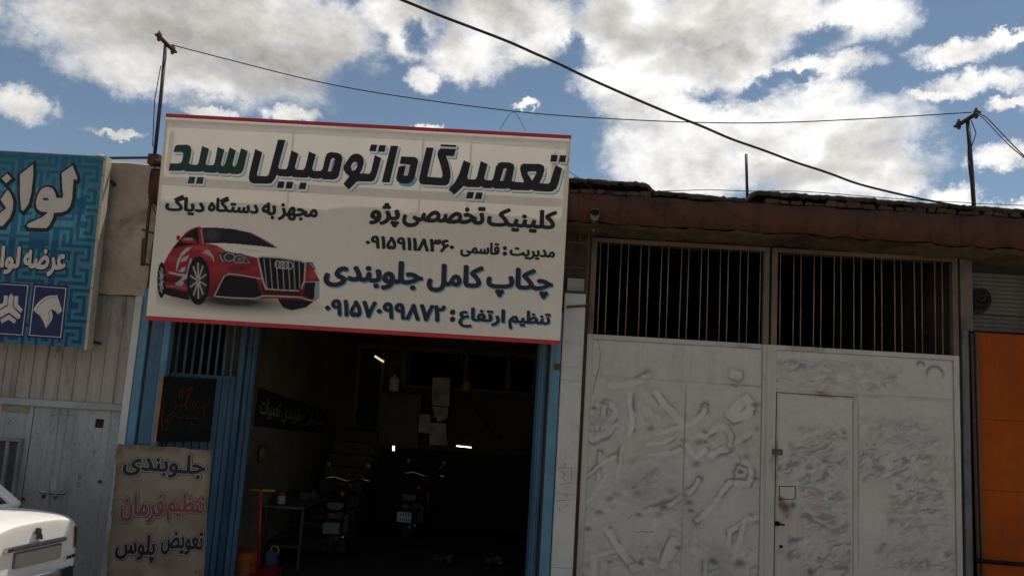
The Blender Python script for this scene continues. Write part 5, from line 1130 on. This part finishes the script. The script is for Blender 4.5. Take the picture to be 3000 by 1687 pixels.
# red jack with an orange T handle
jb = A(642, 1520, 1.0); jt2 = A(657, 1232, .9); jb[2] = GZ
jk = thing('trolley_jack', 'red jack with a tall handle and orange crossbar at the bay entrance', 'jack', tuple(jb))
MB().tube([jb+np.array([0, 0, .12]), jt2], .019, 8).build('handle', mat('jack_red', (.30, .015, .015), None, 6, .45), jk, smooth=True)
MB().tube([A(626, 1231, .9), A(692, 1234, .9)], .014, 8).build('crossbar', mat('jack_orange', (.42, .15, .02), None, 6, .5), jk, smooth=True)
MB().lathe([(.016, 0), (.02, .02), (.014, .05)], jt2, 'Z', 8).build('knob', rubber, jk)
MB().box(jb[0]-.12, jb[0]+.12, jb[1]-.05, jb[1]+.5, GZ+.05, GZ+.14).build('base', MATS['jack_red'], jk, bevel=.015)
for sx in (-.13, .13):
    for dy in (.0, .42): MB().lathe([(.05, -.015), (.05, .015)], (jb[0]+sx, jb[1]+dy, GZ+.055), 'X', 12).build('caster', rubber, jk)
# orange drum and blue can
dp_ = A(616, 1385, 1.15); dm = thing('oil_drum', 'orange oil drum standing beside the red jack', 'drum', (dp_[0], 1.15, GZ)); dz = dp_[2]
MB().lathe([(.15, 0), (.155, .02), (.15, .04), (.15, (dz-GZ)*.5-.01), (.156, (dz-GZ)*.5), (.15, (dz-GZ)*.5+.01), (.15, dz-GZ-.02), (.155, dz-GZ), (.14, dz-GZ+.001)], (dp_[0], 1.15, GZ+.004), 'Z', 24).build('shell', mat('drum_orange', (.34, .09, .02), (.24, .06, .018), 3, .5), dm, smooth=False)
bcn = A(672, 1500, 1.7); bcn[2] = GZ; cn2 = thing('water_canister', 'pale blue canister with a looped handle behind the red jack', 'canister', tuple(bcn)); MB().box(bcn[0]-.06, bcn[0]+.07, 1.66, 1.80, GZ+.004, GZ+.26).build('body', flat('can_blue', (.07, .09, .14), .5), cn2, bevel=.02); MB().torus((bcn[0]+.03, 1.72, GZ+.27), .05, .012, 'Y', 16, 6).build('handle', flat('can_handle', (.2, .19, .18), .5), cn2, smooth=True)
# workbench with vice and tin
wbn = thing('workbench', 'steel workbench along the workshop left wall behind the red jack', 'workbench', (-3.0, 2.4, GZ)); by = .42
box('top', mat('bench_steel', (.10, .095, .09), (.06, .057, .055), 4, .45), wbn, -3.20, -2.66, 1.9, 3.4, by-.03, by, bevel=.006)
for x, y in ((-3.17, 1.95), (-2.71, 1.95), (-3.17, 3.35), (-2.71, 3.35)): box('leg', dark_steel, wbn, x, x+.04, y, y+.04, GZ+.004, by-.031)
MB().box(-3.17, -2.72, 2.0, 3.3, GZ+.25, GZ+.28).build('shelf', dark_steel, wbn)
tn = thing('paint_tin', 'small red and white tin standing on the workbench', 'tin', (-3.02, 2.1, by)); MB().lathe([(.05, 0), (.05, .10)], (-3.02, 2.1, by+.001), 'Z', 14).build('can', flat('tin_white', (.35, .33, .31), .4), tn); MB().lathe([(.0505, .10), (.0505, .15), (.045, .152)], (-3.02, 2.1, by+.001), 'Z', 14).build('lid', flat('tin_red', (.25, .03, .025), .4), tn)
vc = thing('bench_vice', 'dark vice bolted to the end of the workbench', 'vice', (-2.82, 2.6, by)); MB().box(-2.90, -2.76, 2.5, 2.66, by+.001, by+.10).build('body', dark_steel, vc, bevel=.01); MB().box(-2.75, -2.69, 2.52, 2.64, by+.03, by+.13).build('jaw', dark_steel, vc, bevel=.008); MB().tube([(-2.68, 2.50, by+.06), (-2.68, 2.66, by+.06)], .008, 6).build('screw_handle', galv, vc)
# motorcycles, seen from behind
def motorbike(label, loc, s, plate_col, rot):
    t = thing('motorcycle', label, 'motorcycle', loc, 'motorcycles inside the workshop'); L = Vector(loc); Rm = Matrix.Rotation(rot, 3, 'Z')
    def put(mb, name, m, parent=t, smooth=False, bevel=0): mb.v = [tuple(L + Rm @ (Vector(p)*s)) for p in mb.v]; return mb.build(name, m, parent, smooth, bevel)
    bk_ = mat('bike_black', (.02, .019, .02), None, 5, .35, .5)
    for cy in (0.0, 1.25):
        w = put(MB().torus((0, cy, .30), .25, .05, 'X', 26, 8), 'wheel', rubber, smooth=True); put(MB().lathe([(.03, -.06), (.05, -.03), (.05, .03), (.03, .06)], (0, cy, .30), 'X', 14), 'hub', galv, w)
    put(MB().tube([(-.07, 0, .30), (-.08, .35, .55), (-.06, .9, .75), (0, 1.05, .95), (.06, .9, .75), (.08, .35, .55), (.07, 0, .30)], .018, 8), 'frame', bk_, smooth=True)
    put(MB().tube([(-.06, 1.25, .30), (-.06, 1.05, .95)], .02, 8), 'fork', galv); put(MB().tube([(.06, 1.25, .30), (.06, 1.05, .95)], .02, 8), 'fork', galv)
    put(MB().tube([(-.36, .92, 1.02), (-.20, 1.02, 1.05), (0, 1.04, .99), (.20, 1.02, 1.05), (.36, .92, 1.02)], .013, 8), 'handlebar', chrome, smooth=True)
    put(MB().add([(x*(.13 if z > .8 else .10), y, z) for z in (.72, .82) for y in (-.12, .55) for x in (-1, 1)], [(0,2,3,1),(4,5,7,6),(0,1,5,4),(2,6,7,3),(0,4,6,2),(1,3,7,5)]), 'seat', bk_, bevel=.02)
    put(MB().lathe([(.03, -.22), (.12, -.17), (.14, 0), (.12, .17), (.03, .22)], (0, .76, .84), 'Y', 14), 'tank', mat('bike_red', (.06, .006, .006), None, 5, .3, .5), smooth=True)
    put(MB().box(-.14, .14, .42, .80, .28, .60), 'engine', mat('engine_grey', (.10, .10, .10), None, 12, .4, metal=.6), bevel=.03)
    put(MB().tube([(.13, .6, .32), (.15, .3, .28), (.16, -.15, .36), (.165, -.28, .38)], .032, 10), 'exhaust', chrome, smooth=True)
    put(MB().tube([(0, -.29, .42), (0, -.24, .55), (0, -.10, .66)], .05, 8), 'mudguard', bk_, smooth=True)
    tl = put(MB().box(-.06, .06, -.31, -.24, .63, .70), 'tail_light', mat('bike_lamp', (.12, .006, .005), None, 8, .25), bevel=.01)
    put(MB().box(-.115, .115, -.335, -.325, .43, .58), 'number_plate', plate_col, bevel=.003)
    for sx in (-1, 1):
        put(MB().lathe([(.015, -.02), (.028, 0), (.015, .02)], (sx*.16, -.22, .64), 'Y', 10), 'indicator', mat('amber', (.12, .045, .01), None, 6, .3), smooth=True)
        m_ = put(MB().tube([(sx*.22, 1.02, 1.05), (sx*.30, .98, 1.20)], .006, 6), 'mirror', chrome); put(MB().lathe([(.01, -.01), (.055, 0), (.01, .01)], (sx*.31, .97, 1.23), 'Y', 12), 'mirror_head', bk_, m_)
    return t
p1 = A(827, 1327, 2.3); p2 = A(1021, 1300, 3.5)
s1 = (p1[2]-GZ)/.505; s2 = (p2[2]-GZ)/.505
motorbike('motorcycle seen from behind with a plain grey plate, nearer the stairs', (p1[0], 2.3+.33*s1, GZ), s1, flat('plate_grey', (.13, .12, .115), .5), .1)
m2 = motorbike('motorcycle seen from behind with a white numbered plate, near the middle', (p2[0], 3.5+.33*s2, GZ), s2, flat('plate_white', (.42, .40, .38), .5), -.08)
for row, z0, n, hgt in ((0, .525, 5, .045), (1, .452, 6, .04)):
    mk = MB()
    for k in range(n):
        x = -.085+k*.17/(n-1); mk.add([(p2[0]+(x+dx)*s2, 3.5-.012, GZ+(z0+dz)*s2) for dx, dz in ((-.010, 0), (.010, 0), (.006, hgt), (-.006, hgt))], [(0, 1, 2, 3)])
    mk.build('plate_digits', ink, m2)
# pale rags and a bright rod low on the floor
for lab, x, y in (('pale crumpled rag lying left on the dark workshop floor', 1115, 1385), ('pale crumpled rag lying right on the dark workshop floor', 1245, 1387)):
    c = A(x, y, 3.0); c[2] = max(c[2], GZ+.02); mb = MB(); nn_ = 9; v = [(c[0]+(i/(nn_-1)-.5)*.26+random.uniform(-.01, .01), 3.0+(j/(nn_-1)-.5)*.3, GZ+.01+abs(random.gauss(0, .035))) for j in range(nn_) for i in range(nn_)]
    tag(MB().add(v, [(j*nn_+i, j*nn_+i+1, (j+1)*nn_+i+1, (j+1)*nn_+i) for j in range(nn_-1) for i in range(nn_-1)]).build('rag', flat('rag_grey', (.13, .12, .11), .9), None, smooth=True), lab, 'rag', 'rags on the workshop floor')
